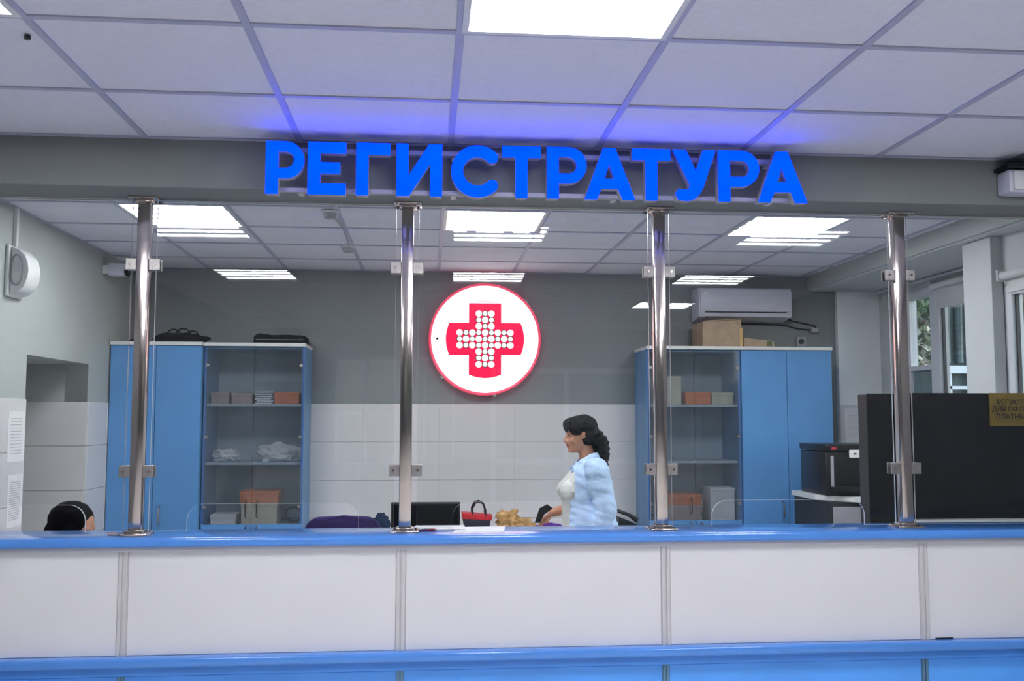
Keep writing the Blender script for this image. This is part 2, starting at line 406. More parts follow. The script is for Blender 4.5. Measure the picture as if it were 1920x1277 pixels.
# ------------------------------------------------------------------ ceilings: tiles and grid bars as parts
LAMPC = (-3, 0, 3)
def ceiling(name, z, yrows, label_rows_lamp, ya, yb, slabz):
    c = struct(ob(name, MB().box(XL-.05, XR+.05, ya, yb, slabz, slabz+.08), M['slab']))
    proto = None
    for j, y0 in enumerate(yrows):
        a, b = max(y0, ya), min(y0+.6, yb)
        if b-a < .04: continue
        for k in range(-4, 6):
            x0 = max(X0+.6*k, XL); x1 = min(X0+.6*(k+1), XR)
            if k in LAMPC and round(y0, 3) in label_rows_lamp: continue
            if k == 3 and round(y0, 3) == one_lamp: continue
            full = (b-a) > .595 and (x1-x0) > .58
            if full and proto: inst(proto, c, ((x0+x1)/2, (a+b)/2, z+.004)); continue
            o = ob('tile', MB().box(x0+.0, x1-.0, a, b, z+.004, z+.018), M['ctile'], c)
            if full: proto = o
    pb = None
    for k in range(-3, 6):
        x = X0+.6*k
        ob('grid_bar', MB().box(x-.012, x+.012, ya, yb, z-.0015, z+.006).box(x-.003, x+.003, ya, yb, z+.006, z+.03), M['tbar'], c)
    for y0 in yrows:
        if ya+.02 < y0 < yb-.02:
            ob('grid_bar', MB().box(XL, XR, y0-.012, y0+.012, z-.001, z+.005).box(XL, XR, y0-.003, y0+.003, z+.005, z+.03), M['tbar'], c)
    # perimeter angle
    ob('edge_angle', MB().box(XL, XL+.02, ya, yb, z-.002, z+.002).box(XR-.02, XR, ya, yb, z-.002, z+.002).box(XL, XR, yb-.02, yb, z-.002, z+.002), M['tbar'], c)
    return c
fr_rows = [round(2.6576+.6*j, 4) for j in range(-12, 2)]
fr_lamp = {round(2.6576-.6*n, 3) for n in (1, 4)}; one_lamp = round(2.6576-.6*7, 3)
ceiling('ceiling', ZF, fr_rows, fr_lamp, YF, BY0, ZF+.16)
re_rows = [round(5.315+.6*j, 4) for j in range(-3, 4)]
ceiling('ceiling', ZR, re_rows, {5.315}, BY1, YB, ZR+.10)

# ------------------------------------------------------------------ recessed four-tube lamps
def make_lamp(x0, y0, z, label, group):
    t = thing('ceiling_lamp', (x0+.3, y0+.3, z), label, 'ceiling lamp', group)
    x1, y1 = x0+.6, y0+.6
    ob('lamp_frame', MB().box(x0+.004, x1-.004, y0+.004, y0+.022, z-.004, z+.012).box(x0+.004, x1-.004, y1-.022, y1-.004, z-.004, z+.012)
       .box(x0+.004, x0+.022, y0+.022, y1-.022, z-.004, z+.012).box(x1-.022, x1-.004, y0+.022, y1-.022, z-.004, z+.012), M['whitep'], t)
    ob('diffuser', MB().box(x0+.022, x1-.022, y0+.022, y1-.022, z+.009, z+.013), M['diffuser'], t)
    for i in range(4):
        y = y0+.022+.139*(i+.5)
        ob('lamp_strip', MB().box(x0+.026, x1-.026, y-.0185, y+.0185, z+.004, z+.009), M['tube'], t)
    return t
names = {-3: 'left', 0: 'middle', 3: 'right'}
lp = None
for n, rowname in ((1, 'lobby row nearest the blue letters'), (4, 'second lobby row from the blue letters'), (7, 'third lobby row from the blue letters')):
    for k in LAMPC:
        if n == 7 and k != 3: continue
        y0 = 2.6576-.6*n; x0 = X0+.6*k
        lab = 'square recessed four-strip ceiling lamp, %s one of the %s' % (names[k], rowname)
        if lp is None: lp = make_lamp(x0, y0, ZF, lab, 'lobby ceiling lamps'); lp0 = (x0, y0)
        else:
            c = copy_tree(lp, (x0-lp0[0], y0-lp0[1], 0)); c['label'] = lab
for k in LAMPC:
    c = copy_tree(lp, (X0+.6*k-lp0[0], 5.315-lp0[1], ZR-ZF)); c['group'] = 'office ceiling lamps'
    c['label'] = {-3: 'glowing square office ceiling lamp above the left pair of blue cabinets', 0: 'glowing square office ceiling lamp above the round red cross sign', 3: 'glowing square office ceiling lamp in front of the air conditioner'}[k]

# ------------------------------------------------------------------ reception counter
ct = thing('reception_counter', (.5, 4.0, 0), 'long reception counter with blue top and ledge, white panels and blue base', 'reception counter')
DIV = [-1.182, -.098, .989, 2.100]
edges = [XL]+DIV+[XR]
mb = MB().box(XL, XR, 3.892, 4.19, CT-.038, CT, bev=.012, seg=3)
ob('countertop', mb, M['blue_top'], ct, smooth=True)
ob('shadow_batten', MB().box(XL, XR, 3.93, 3.95, CT-.058, CT-.038), M['panel'], ct)
for a, b in zip(edges, edges[1:]):
    ob('panel', MB().box(a+.018, b-.018, 3.938, 3.956, .665, CT-.052, bev=.003, seg=1), M['panel'], ct)
    ob('lower_panel', MB().box(a+.014, b-.014, 3.950, 3.968, .10, .585, bev=.003, seg=1), M['blue_low'], ct)
for x in DIV:
    ob('profile', MB().box(x-.019, x+.019, 3.936, 3.954, .665, CT-.05).box(x-.016, x-.004, 3.931, 3.937, .665, CT-.05).box(x+.004, x+.016, 3.931, 3.937, .665, CT-.05), M['alu'], ct)
    ob('lower_profile', MB().box(x-.016, x+.016, 3.950, 3.966, .10, .585).box(x-.012, x-.003, 3.944, 3.951, .10, .585).box(x+.003, x+.012, 3.944, 3.951, .10, .585), M['bluealu'], ct)
ob('ledge', MB().box(XL, XR, 3.885, 3.95, .628, .667, bev=.010, seg=3), M['blue_top'], ct, smooth=True)
ob('ledge_support', MB().box(XL, XR, 3.945, 3.97, .585, .63), M['blue_low'], ct)
ob('plinth', MB().box(XL, XR, 3.99, 4.01, 0, .10), M['blackp'], ct)
ob('carcass', MB().box(XL, XR, 3.956, 3.975, .10, CT-.04).box(XL, XR, 4.15, 4.17, .10, CT-.04).box(XL, XR, 3.97, 4.15, .10, .12), M['whitep'], ct)
ob('scuff', MB().box(2.145, 2.222, 3.9345, 3.938, .669, .673), M['blackp'], ct)
# work desk behind the counter
dk = thing('work_desk', (.0, 4.55, 0), 'pale work desk running behind the reception counter', 'desk')
ob('desktop', MB().box(XL+.02, 2.05, 4.18, 4.62, .715, .74, bev=.004), M['whitep'], dk)
for x in (-2.25, -1.2, -.05, 1.0, 2.0): ob('leg', MB().box(x, x+.03, 4.24, 4.58, 0, .715), M['whitep'], dk)

# ------------------------------------------------------------------ steel posts
PX = [-1.165, -.085, .995, 2.073]
GY = 4.02
def post(x, label):
    t = thing('steel_post', (x, GY, CT), label, 'post', 'steel posts on the counter')
    ob('tube', MB().box(x-.025, x+.025, GY-.025, GY+.025, CT+.012, BZ-.012, bev=.004, seg=2), M['chrome'], t, smooth=True)
    for nm, z0, z1, s1 in (('base_plate', CT, CT+.008, 1), ('top_plate', BZ-.008, BZ, -1)):
        mb = MB().box(x-.058, x+.058, GY-.058, GY+.058, z0, z1, bev=.002)
        a, b = sorted((z0+.008*s1 if s1 > 0 else z0-.012, z1+.012 if s1 > 0 else z1-.008))
        mb.box(x-.036, x+.036, GY-.036, GY+.036, a, b, bev=.002)
        for dx in (-.045, .045):
            for dy in (-.045, .045):
                zz = z1 if s1 > 0 else z0-.005
                mb.lathe([(.006, 0), (.006, .005)], (x+dx, GY+dy, zz), n=8)
        ob(nm, mb, M['chrome'], t, smooth=True)
    for z in (1.378, 2.223):
        for sx in (-1, 1):
            mb = MB().box(*sorted((x+sx*.025, x+sx*.068)), GY-.022, GY-.012, z-.024, z+.024, bev=.002)
            mb.box(*sorted((x+sx*.025, x+sx*.068)), GY+.012, GY+.022, z-.024, z+.024, bev=.002)
            mb.box(*sorted((x+sx*.025, x+sx*.045)), GY-.012, GY+.012, z-.024, z+.024)
            c = ob('clamp', mb, M['chrome2'], t)
            ob('screw', MB().lathe([(.005, -.004), (.005, 0)], (x+sx*.05, GY-.022, z), axis='y', n=8), M['chrome'], c)
    return t
post(PX[0], 'polished square steel post in front of the blue cabinet by the left wall')
post(PX[1], 'polished square steel post between the purple chair and the round sign')
post(PX[2], 'polished square steel post in front of the glass cabinet under the air conditioner')
post(PX[3], 'polished square steel post standing before the black partition')

# ------------------------------------------------------------------ glass screens with hatches
def glass_panel(x0, x1, hx0, hx1, label):
    z0, z1 = CT+.012, BZ-.006; hz = 1.245; r = .065
    out = [(x0, z0)]
    if hx1 is None: out = [(x0, z0), (x1, z0), (x1, z1), (x0, z1)]
    elif hx0 is None: out = [(x0, hz)]+list(reversed(arc(hx1-r, hz-r, r, 0, 90, 8)))+[(hx1, z0), (x1, z0), (x1, z1), (x0, z1)]
    else:
        out = [(x0, z0), (hx0, z0)]+list(reversed(arc(hx0+r, hz-r, r, 90, 180, 8)))+list(reversed(arc(hx1-r, hz-r, r, 0, 90, 8)))+[(hx1, z0), (x1, z0), (x1, z1), (x0, z1)]
    mb = MB(); n = len(out)
    A = [mb.bm.verts.new((x, GY-.005, z)) for x, z in out]; B = [mb.bm.verts.new((x, GY+.005, z)) for x, z in out]
    mb.bm.faces.new(A); mb.bm.faces.new(B[::-1])
    for i in range(n):
        f = mb.bm.faces.new((A[i], A[(i+1) % n], B[(i+1) % n], B[i])); f.material_index = 1
    mb.rot(-.013, ((x0+x1)/2, GY, 0))
    return tag(ob('glass_screen', mb, [M['glass'], M['glass_edge']]), label, 'glass screen', 'glass screens along the counter')
g = .048
glass_panel(XL+.01, PX[0]-g, None, -1.36, 'clear glass screen with arched hatch in front of the seated person')
glass_panel(PX[0]+g, PX[1]-g, -.965, -.275, 'clear glass screen with hatch in front of the purple chair')
glass_panel(PX[1]+g, PX[2]-g, .110, .808, 'clear glass screen with hatch in front of the standing woman')
glass_panel(PX[2]+g, PX[3]-g, 1.215, 1.885, 'clear glass screen with hatch in front of the cabinet under the air conditioner')
glass_panel(PX[3]+g, XR-.01, None, None, 'clear glass screen in front of the black partition and gold plate')

# ------------------------------------------------------------------ blue letters
LY0, LY1 = 3.662, 3.712
sign = thing('letter_sign', (.45, 3.72, 2.45), 'glowing blue raised letters on two rails reading РЕГИСТРАТУРА', 'sign')
mb = MB()
ob('rail', MB().box(-.55, 1.47, 3.712, 3.735, 2.627, 2.645), M['greyp'], sign)
ob('rail', MB().box(-.60, 1.50, 3.712, 3.735, 2.470, 2.486), M['greyp'], sign)
for x in (-.5, .1, .75, 1.4):
    for z in (2.637, 2.480): ob('bracket', MB().box(x-.01, x+.01, 3.735, BY0, z-.006, z+.006), M['alu'], sign)
st = .046
def letter_polys(ch, x0, x1, z0, z1):
    w, h = x1-x0, z1-z0; s = st
    if ch == 'Р':
        bt = z0+.30*h; ro = (z1-bt)/2; cx = x1-ro; cz = (z1+bt)/2; ri = ro-.038
        o = [(x0, z0), (x0+s, z0), (x0+s, bt)]+arc(cx, cz, ro, -90, 90, 14)+[(x0, z1)]
        return [o, [(x0+s, cz-ri), (x0+s, cz+ri)]+list(reversed(arc(cx, cz, ri, -90, 90, 10)))]
    if ch == 'Е':
        t = .042; m = (z0+z1)/2+.002
        return [[(x0, z0), (x1, z0), (x1, z0+t), (x0+s, z0+t), (x0+s, m-t/2), (x1-.022, m-t/2), (x1-.022, m+t/2), (x0+s, m+t/2), (x0+s, z1-t), (x1, z1-t), (x1, z1), (x0, z1)]]
    if ch == 'Г': return [[(x0, z0), (x0+s, z0), (x0+s, z1-.044), (x1, z1-.044), (x1, z1), (x0, z1)]]
    if ch == 'Т':
        c = (x0+x1)/2
        return [[(c-s/2, z0), (c+s/2, z0), (c+s/2, z1-.044), (x1, z1-.044), (x1, z1), (x0, z1), (x0, z1-.044), (c-s/2, z1-.044)]]
    if ch == 'И':
        return [[(x0, z0), (x0+s*1.05, z0), (x1-s, z1-.075), (x1-s, z0), (x1, z0), (x1, z1), (x1-s*1.1, z1), (x0+s, z0+.078), (x0+s, z1), (x0, z1)]]
    if ch == 'С':
        cx, cz = x0+h/2, (z0+z1)/2; ro = h/2; ri = ro-.045; rm = (ro+ri)/2; rc = (ro-ri)/2
        outer = arc(cx, cz, ro, 44, 316, 30); inner = arc(cx, cz, ri, 316, 44, 26)
        a = math.radians(316); c1 = (cx+rm*math.cos(a), cz+rm*math.sin(a)); a = math.radians(44); c2 = (cx+rm*math.cos(a), cz+rm*math.sin(a))
        return [outer+arc(c1[0], c1[1], rc, 316, 316+180, 6)[1:-1]+inner+arc(c2[0], c2[1], rc, 44-180, 44, 6)[1:-1]]
    if ch == 'А':
        c = (x0+x1)/2-.002; tw_ = .024
        kx = (c-tw_-x0)/h
        L = lambda z: x0+kx*(z-z0); Rr = lambda z: x1-(x1-c-tw_)/h*(z-z0)
        o = [(x0, z0), (x0+.048, z0), (L(z0+.043)+.050, z0+.043), (Rr(z0+.043)-.050, z0+.043), (x1-.048, z0), (x1, z0), (c+tw_, z1), (c-tw_, z1)]
        hz0 = z0+.082
        return [o, [(L(hz0)+.049, hz0), (Rr(hz0)-.049, hz0), (c, z1-.062)]]
    if ch == 'У':
        c = (x0+x1)/2
        return [[(x0, z1), (x0+.052, z1), (c+.006, z0+.118), (x1-.050, z1), (x1, z1), (c+.035, z0+.055), (c+.020, z0+.028), (c+.0, z0+.008), (c-.025, z0), (x0+.022, z0+.003),
                 (x0+.010, z0+.028), (x0+.020, z0+.046), (c-.032, z0+.044), (c-.018, z0+.056), (c-.020, z0+.070)]]
LET = [('Р', -.621, -.476), ('Е', -.462, -.318), ('Г', -.278, -.148), ('И', -.123, .053), ('С', .089, .276), ('Т', .289, .44), ('Р', .465, .622), ('А', .615, .815), ('Т', .806, .959), ('У', .97, 1.144), ('Р', 1.156, 1.322), ('А', 1.318, 1.519)]
for i, (ch, x0, x1) in enumerate(LET):
    k = i/11; z0 = 2.451+.007*k; z1 = 2.655+.010*k
    polys = letter_polys(ch, x0, x1, z0, z1)
    b = ob('letter', MB().add(shape(polys, LY0+.008, LY1)), M['greyp'], sign)
    ob('letter_face', MB().add(shape(polys, LY0, LY0+.008)), M['led_blue'], b)

# ------------------------------------------------------------------ emergency light on the beam
t = thing('emergency_light', (2.54, 3.76, 2.53), 'pale twin-head emergency light on the grey beam at the picture edge', 'emergency light')
ob('body', MB().box(2.415, 2.68, 3.72, BY0, 2.535, 2.635, bev=.012), M['acp'], t, smooth=True)
ob('cover_plate', MB().box(2.43, 2.665, 3.705, 3.722, 2.545, 2.625, bev=.006), M['whitep'], t, smooth=True)
for x in (2.50, 2.60):
    h = ob('lamp_head', MB().lathe([(.030, .0), (.034, -.03), (.032, -.045)], (x, 3.71, 2.59), axis='y', n=20), M['acp'], t, smooth=True)
    ob('lens', MB().lathe([(.025, -.048), (.025, -.044)], (x, 3.71, 2.59), axis='y', n=20), M['blackp'], h)
ob('hood', MB().box(2.405, 2.69, 3.70, BY0, 2.637, 2.652), M['blackp'], t)

# ------------------------------------------------------------------ round red-cross sign
EX, EZ, ER = .458, 2.214, .447
EY = YB-.10
em = thing('round_sign', (EX, YB-.05, EZ-ER), 'round glowing white sign with red rim, red cross and white dots', 'sign')
mb = MB().lathe([(ER-.022, .004), (ER-.022, -.006), (ER-.006, -.008), (ER, 0), (ER, .085), (ER-.03, .098)], (EX, EY, EZ), axis='y', n=72)
ob('rim', mb, M['rim_red'], em, smooth=True)
ob('lit_face', MB().lathe([(ER-.021, -.0075), (ER-.021, .003)], (EX, EY, EZ), axis='y', n=72), M['led_white'], em)
a = .1285; R1 = .311
def yz(r, w): return math.sqrt(r*r-w*w)
ang = math.degrees(math.asin(a/R1))
out = arc(EX, EZ, R1, -ang, ang, 8)+[(EX+a, EZ+a), (EX+a, EZ+.285), (EX-a, EZ+.285), (EX-a, EZ+a)]+arc(EX, EZ, R1, 180-ang, 180+ang, 8)+[(EX-a, EZ-a)]+arc(EX, EZ, R1, 270-ang, 270+ang, 8)+[(EX+a, EZ-a)]
ob('cross', MB().add(shape([out], EY-.0135, EY-.0075)), M['led_red'], em)
tp = [(EX-a+.03, EZ+.288)]+list(reversed(arc(EX, EZ, R1, 90-ang*.7, 90+ang*.7, 8)))+[(EX+a-.03, EZ+.288)]
ob('washed_out_arc', MB().add(shape([tp], EY-.0095, EY-.0075)), M['washed_red'], em)
pd = .0505; dotp = ringp = None
for i in range(9):
    for j in range(9):
        if not (3 <= i <= 5 or 3 <= j <= 5): continue
        c = Vector((EX+(i-4)*pd, EY-.0165, EZ+(4-j)*pd))
        if dotp is None: dotp = ob('dot', MB().lathe([(.0252, 0), (.0252, .003)], c, axis='y', n=16), M['led_white'], em, origin=c)
        else: inst(dotp, em, c)
        if (i+j) % 2 == 0:
            c2 = c+Vector((0, -.0006, 0))
            if ringp is None: ringp = ob('ring', MB().tube([(c2.x+.0222*math.cos(q*PI/12), c2.y, c2.z+.0222*math.sin(q*PI/12)) for q in range(24)], .0040, 4, closed=True), M['ring'], em, origin=c2)
            else: inst(ringp, em, c2)
ob('screw', MB().lathe([(.010, -.011), (.010, -.007)], (EX-.378, EY, EZ+.002), axis='y', n=12), M['blackp'], em)
word = 'КЛИНИЧЕСКАЯ'
mb = MB()
for i, ch in enumerate(word):
    an = math.radians(90-(i-5)*6.2); me = text_mesh(ch, .048, 0, 0, EY-.009, .002)
    ca, sa = math.cos(an-PI/2), math.sin(an-PI/2)
    for v in me.vertices:
        x, y, z = v.co; v.co = (EX+.372*math.cos(an)+x*ca-z*sa, y, EZ+.372*math.sin(an)+x*sa+z*ca)
    mb.add(me)
for k in range(26):      # short pale strokes for illegible small print further round the rim
    an = math.radians(random.choice([random.uniform(128, 172), random.uniform(205, 335), random.uniform(8, 40)]))
    x, z = EX+.372*math.cos(an), EZ+.372*math.sin(an); mb.box(x-.004, x+.004, EY-.009, EY-.0075, z-.009, z+.009)
ob('lettering', mb, M['pale_ink'], em)
for an in (42, 280, 222): 
    an = math.radians(an); c = (EX+(ER+.006)*math.cos(an), EY+.05, EZ+(ER+.006)*math.sin(an))
    ob('fixing', MB().lathe([(.012, -.05), (.014, -.03), (.014, .04)], c, axis='y', n=10), M['chrome2'], em)

# ------------------------------------------------------------------ cabinets
def blue_cabinet(x0, x1, yf, h, label, group):
    t = thing('storage_cabinet', ((x0+x1)/2, (yf+YB)/2, 0), label, 'cabinet', group)
    yb = YB-.014
    ob('body', MB().box(x0, x0+.018, yf+.02, yb, 0, h).box(x1-.018, x1, yf+.02, yb, 0, h).box(x0+.018, x1-.018, yf+.02, yb, .0, .08).box(x0+.018, x1-.018, yf+.02, yb, h-.018, h).box(x0+.018, x1-.018, yb-.01, yb, .08, h-.018), M['cab_side'], t)
    ob('cabinet_top', MB().box(x0-.004, x1+.004, yf-.012, yb, h, h+.026, bev=.002), M['whitep'], t)
    xm = (x0+x1)/2
    for a, b, hx in ((x0+.002, xm-.002, xm-.055), (xm+.002, x1-.002, xm+.055)):
        d = ob('door', MB().box(a, b, yf, yf+.018, .082, h-.004, bev=.0015), M['cab_blue'], t)
        hh = ob('handle', MB().tube([(hx, yf, .955), (hx, yf-.028, .945), (hx, yf-.032, .89), (hx, yf-.028, .835), (hx, yf, .825)], .006, 8), M['chrome'], d, smooth=True)
    return t
def glass_cabinet(x0, x1, yf, h, label, group):
    t = thing('display_cabinet', ((x0+x1)/2, (yf+YB)/2, 0), label, 'cabinet', group)
    yb = YB-.014; gz = .82
    ob('body', MB().box(x0, x0+.018, yf+.008, yb, 0, h).box(x1-.018, x1, yf+.008, yb, 0, h).box(x0+.018, x1-.018, yf+.02, yb, 0, .08).box(x0+.018, x1-.018, yf+.02, yb, h-.018, h).box(x0+.018, x1-.018, yb-.01, yb, .08, h-.018), M['cab_side'], t)
    ob('cabinet_top', MB().box(x0-.004, x1+.004, yf-.012, yb, h, h+.026, bev=.002), M['whitep'], t)
    xm = (x0+x1)/2
    for z in (gz-.018, 1.262, 1.694): ob('shelf', MB().box(x0+.018, x1-.018, yf+.035, yb-.02, z-.018, z), M['cab_in'], t)
    ob('back_panel', MB().box(x0+.018, x1-.018, yb-.018, yb-.011, gz, h-.018), M['cab_in'], t)
    for a, b, s_ in ((x0+.004, xm-.003, -1), (xm+.003, x1-.004, 1)):
        d = ob('glass_door', MB().box(a, b, yf, yf+.005, gz, h-.006), M['frost'], t)
        for z in (gz+.12, 1.45, h-.14):
            hx = a+.02 if s_ < 0 else b-.02
            ob('hinge', MB().lathe([(.012, -.006), (.012, .012)], (hx, yf, z), axis='y', n=12), M['chrome2'], d)
        hx = xm+s_*.04
        ob('handle', MB().tube([(hx, yf, .985), (hx, yf-.03, .975), (hx, yf-.034, .93), (hx, yf-.03, .875), (hx, yf, .865)], .0065, 8), M['chrome'], d, smooth=True)
        e = ob('door', MB().box(a, b, yf+.002, yf+.02, .082, gz-.006, bev=.0015), M['cab_blue'], t)
        ob('handle', MB().tube([(hx, yf, .80), (hx, yf-.028, .79), (hx, yf-.03, .74), (hx, yf-.028, .69), (hx, yf, .68)], .006, 8), M['chrome'], e, smooth=True)
    ob('edge_lipping', MB().box(x0, x0+.018, yf+.0055, yf+.008, gz, h).box(x1-.018, x1, yf+.0055, yf+.008, gz, h), M['blue'], t)
    return t
H = 2.118
blue_cabinet(-2.288, -1.640, 7.15, H, 'tall blue two-door cabinet in the corner by the left wall', 'tall cabinets')
glass_cabinet(-1.632, -.905, 7.20, H, 'blue cabinet with smoked glass doors left of the round sign', 'tall cabinets')
glass_cabinet(1.685, 2.415, 7.20, H, 'blue cabinet with smoked glass doors behind the steel post right of the woman', 'tall cabinets')
blue_cabinet(2.423, 3.150, 7.20, H, 'tall blue two-door cabinet under the air conditioner', 'tall cabinets')
TOPZ = H+.026

def carton(name, x0, x1, y0, y1, z0, z1, m, label, cat='box', group=None, lid=True):
    t = thing(name, ((x0+x1)/2, (y0+y1)/2, z0), label, cat, group)
    ob('body', MB().box(x0, x1, y0, y1, z0, z1-.004, bev=.003), m, t)
    if lid: ob('lid', MB().box(x0-.003, x1+.003, y0-.003, y1+.003, z1-.025, z1, bev=.002), m, t)
    return t
s1, s2, s3 = 1.694, 1.262, .802
yb = 7.45
G1 = 'boxes in the glass cabinet by the left wall'; G2 = 'boxes in the glass cabinet right of the woman'
carton('carton', -1.60, -1.47, 7.30, 7.52, s1, s1+.085, M['pinkc'], 'pinkish flat box at the left end of the top shelf behind smoked glass', group=G1)
carton('carton', -1.45, -1.30, 7.30, 7.52, s1, s1+.080, M['pinkc'], 'pinkish flat box second on the top shelf left of the white papers', group=G1)
carton('carton', -1.13, -.95, 7.27, 7.52, s1, s1+.085, M['orange'], 'bright orange box on the top shelf of the left glass cabinet', group=G1)
t = thing('paper_stack', (-1.21, 7.4, s1), 'loose white papers beside the orange box on the left cabinet shelf', 'papers')
for i in range(6): ob('sheet', MB().box(-1.27+random.uniform(-.01, .01), -1.15+random.uniform(-.01, .01), 7.28, 7.5, s1+.0165*i, s1+.0165*i+.010).rot(random.uniform(-.03, .03), (-1.21, 7.4, s1)), M['paper'], t)
carton('carton', -1.36, -1.10, 7.29, 7.50, s3, s3+.16, M['cream'], 'cream box on the bottom glass shelf of the left cabinet', group=G1)
carton('carton', -1.37, -1.09, 7.28, 7.50, s3+.16, s3+.245, M['orange'], 'dull orange box stacked on the cream box in the left cabinet', group=G1)
carton('carton', -1.58, -1.40, 7.29, 7.50, s3, s3+.075, M['paper'], 'low pale box at the left of the bottom glass shelf', group=G1)
def crumple(name, cx, cy, cz, rx, ry, rz, m, label, cat, group=None, nz=.5):
    mb = MB().blob((cx, cy, cz+rz*.75), (rx, ry, rz), 4, nz, 3.2)
    for v in mb.bm.verts: v.co.z = max(v.co.z, cz)
    return tag(ob(name, mb, m, smooth=True), label, cat, group)
crumple('plastic_bag', -1.50, 7.38, s2, .085, .08, .055, M['paper'], 'small crumpled white bag on the middle shelf of the left glass cabinet', 'bag')
crumple('plastic_bag', -1.10, 7.40, s2, .16, .09, .075, M['paper'], 'large crumpled white bag on the middle shelf of the left glass cabinet', 'bag')
t = thing('cable_coil', (-.99, 7.40, s3), 'dark coiled cable in the lower corner of the left glass cabinet', 'cable')
ob('cable', MB().tube([(-.99+.06*math.cos(q*.5), 7.38+.01*math.sin(q), s3+.065+.055*math.sin(q*.5)+.0*q) for q in range(38)], .006, 6), M['blackp'], t, smooth=True)
carton('carton', 1.86, 1.97, 7.28, 7.50, s1, s1+.22, M['cream'], 'upright cream box on the top shelf of the right glass cabinet', group=G2)
carton('carton', 2.00, 2.20, 7.27, 7.50, s1, s1+.095, M['orange'], 'orange box on the top shelf of the right glass cabinet', group=G2)
carton('carton', 2.21, 2.38, 7.27, 7.50, s1, s1+.095, M['cream'], 'flat cream box beside the orange one on the right cabinet top shelf', group=G2)
carton('carton', 1.86, 2.12, 7.28, 7.50, s3, s3+.12, M['pinkc'], 'brown box at the bottom of the right glass cabinet', group=G2)
carton('carton', 1.86, 2.12, 7.28, 7.50, s3+.12, s3+.20, M['orange'], 'reddish box stacked on the brown box in the right glass cabinet', group=G2)
carton('carton', 2.19, 2.38, 7.28, 7.50, s3, s3+.25, M['paper'], 'tall white box at the bottom of the right glass cabinet', group=G2)

# on the cabinets
t = thing('black_bag', (-1.88, 7.4, TOPZ), 'soft black bag with looped straps on the corner cabinet', 'bag')
mb = MB().blob((-1.86, 7.40, TOPZ+.03), (.19, .12, .055), 4, .35, 2.5)
for v in mb.bm.verts: v.co.z = max(v.co.z, TOPZ)
ob('body', mb, M['bagblack'], t, smooth=True)
for cx, r_ in ((-1.90, .055), (-1.83, .06), (-1.76, .045)):
    ob('strap', MB().tube([(cx+r_*math.cos(q*PI/8), 7.36, TOPZ+.05+r_*1.1*math.sin(q*PI/8)) for q in range(9)], .006, 6), M['bagblack'], t, smooth=True)
mb = MB().prism([(-1.30, TOPZ), (-.915, TOPZ), (-.92, TOPZ+.062), (-.95, TOPZ+.068), (-1.05, TOPZ+.058), (-1.15, TOPZ+.066), (-1.26, TOPZ+.080), (-1.295, TOPZ+.06)], 7.28, 7.55, bev=.012)
cs = tag(ob('carry_case', mb, M['bagblack'], smooth=True), 'flat black carry case lying on the glass cabinet left of the sign', 'case')
ob('zip', MB().box(-1.28, -.93, 7.274, 7.281, TOPZ+.03, TOPZ+.034), M['greyp'], cs)
crumple('cap', -2.17, 7.4, TOPZ, .06, .08, .022, M['bagblack'], 'small dark folded cloth on the corner cabinet near the wall', 'cloth')
t = thing('carton', (2.3, 7.4, TOPZ), 'brown cardboard box with tape standing on the cabinet under the air conditioner', 'box')
ob('body', MB().prism([(2.135, TOPZ), (2.445, TOPZ), (2.450, TOPZ+.215), (2.140, TOPZ+.198)], 7.25, 7.55, bev=.003), M['card'], t)
ob('tape', MB().box(2.452, 2.456, 7.26, 7.32, TOPZ+.0, TOPZ+.14).box(2.43, 2.458, 7.243, 7.247, TOPZ+.0, TOPZ+.15), M['tape'], t)
ob('flap', MB().prism([(2.16, TOPZ+.200), (2.45, TOPZ+.217), (2.45, TOPZ+.222), (2.16, TOPZ+.205)], 7.24, 7.36), M['card'], t)
t = thing('carton', (2.6, 7.4, TOPZ), 'low tan carton lying beside the taller cardboard box', 'box')
ob('body', MB().prism([(2.475, TOPZ), (2.72, TOPZ), (2.715, TOPZ+.05), (2.475, TOPZ+.075)], 7.27, 7.50, bev=.003), M['card'], t)
ob('label_strip', MB().box(2.66, 2.70, 7.266, 7.271, TOPZ+.01, TOPZ+.05), M['foliage'], t)

# ------------------------------------------------------------------ air conditioner, socket, cables
t = thing('air_conditioner', (2.56, YB-.1, 2.36), 'white wall-mounted split air conditioner above the cardboard box', 'air conditioner')
ax0, ax1 = 2.165, 2.935
prof = [(YB, 2.375), (YB-.20, 2.40), (YB-.215, 2.43), (YB-.215, 2.60), (YB-.19, 2.635), (YB, 2.64)]
ob('body', MB().prism(prof, ax0, ax1, axis='x', bev=.006), M['acp'], t, smooth=True)
ob('front_panel', MB().box(ax0+.012, ax1-.012, YB-.226, YB-.213, 2.442, 2.622, bev=.005), M['acp'], t, smooth=True)
ob('air_flap', MB().prism([(YB-.218, 2.402), (YB-.224, 2.430), (YB-.214, 2.434), (YB-.12, 2.388), (YB-.12, 2.380)], ax0+.05, ax1-.05, axis='x'), M['acp'], t)
ob('vent_slot', MB().box(ax0+.05, ax1-.05, YB-.219, YB-.20, 2.433, 2.440), M['blackp'], t)
ob('badge', MB().lathe([(.016, -.229), (.016, -.224)], (ax0+.055, YB, 2.585), axis='y', n=14), M['led_white'] if False else M['paper'], t)
t = thing('wall_cable', (3.1, YB-.01, 2.3), 'grey cable drooping from the air conditioner to the wall plug', 'cable')
ob('cable', MB().tube([(2.93, YB-.03, 2.42), (3.0, YB-.02, 2.395), (3.1, YB-.015, 2.375), (3.2, YB-.012, 2.355), (3.22, YB-.012, 2.33)], .006, 6), M['blackp'], t, smooth=True)
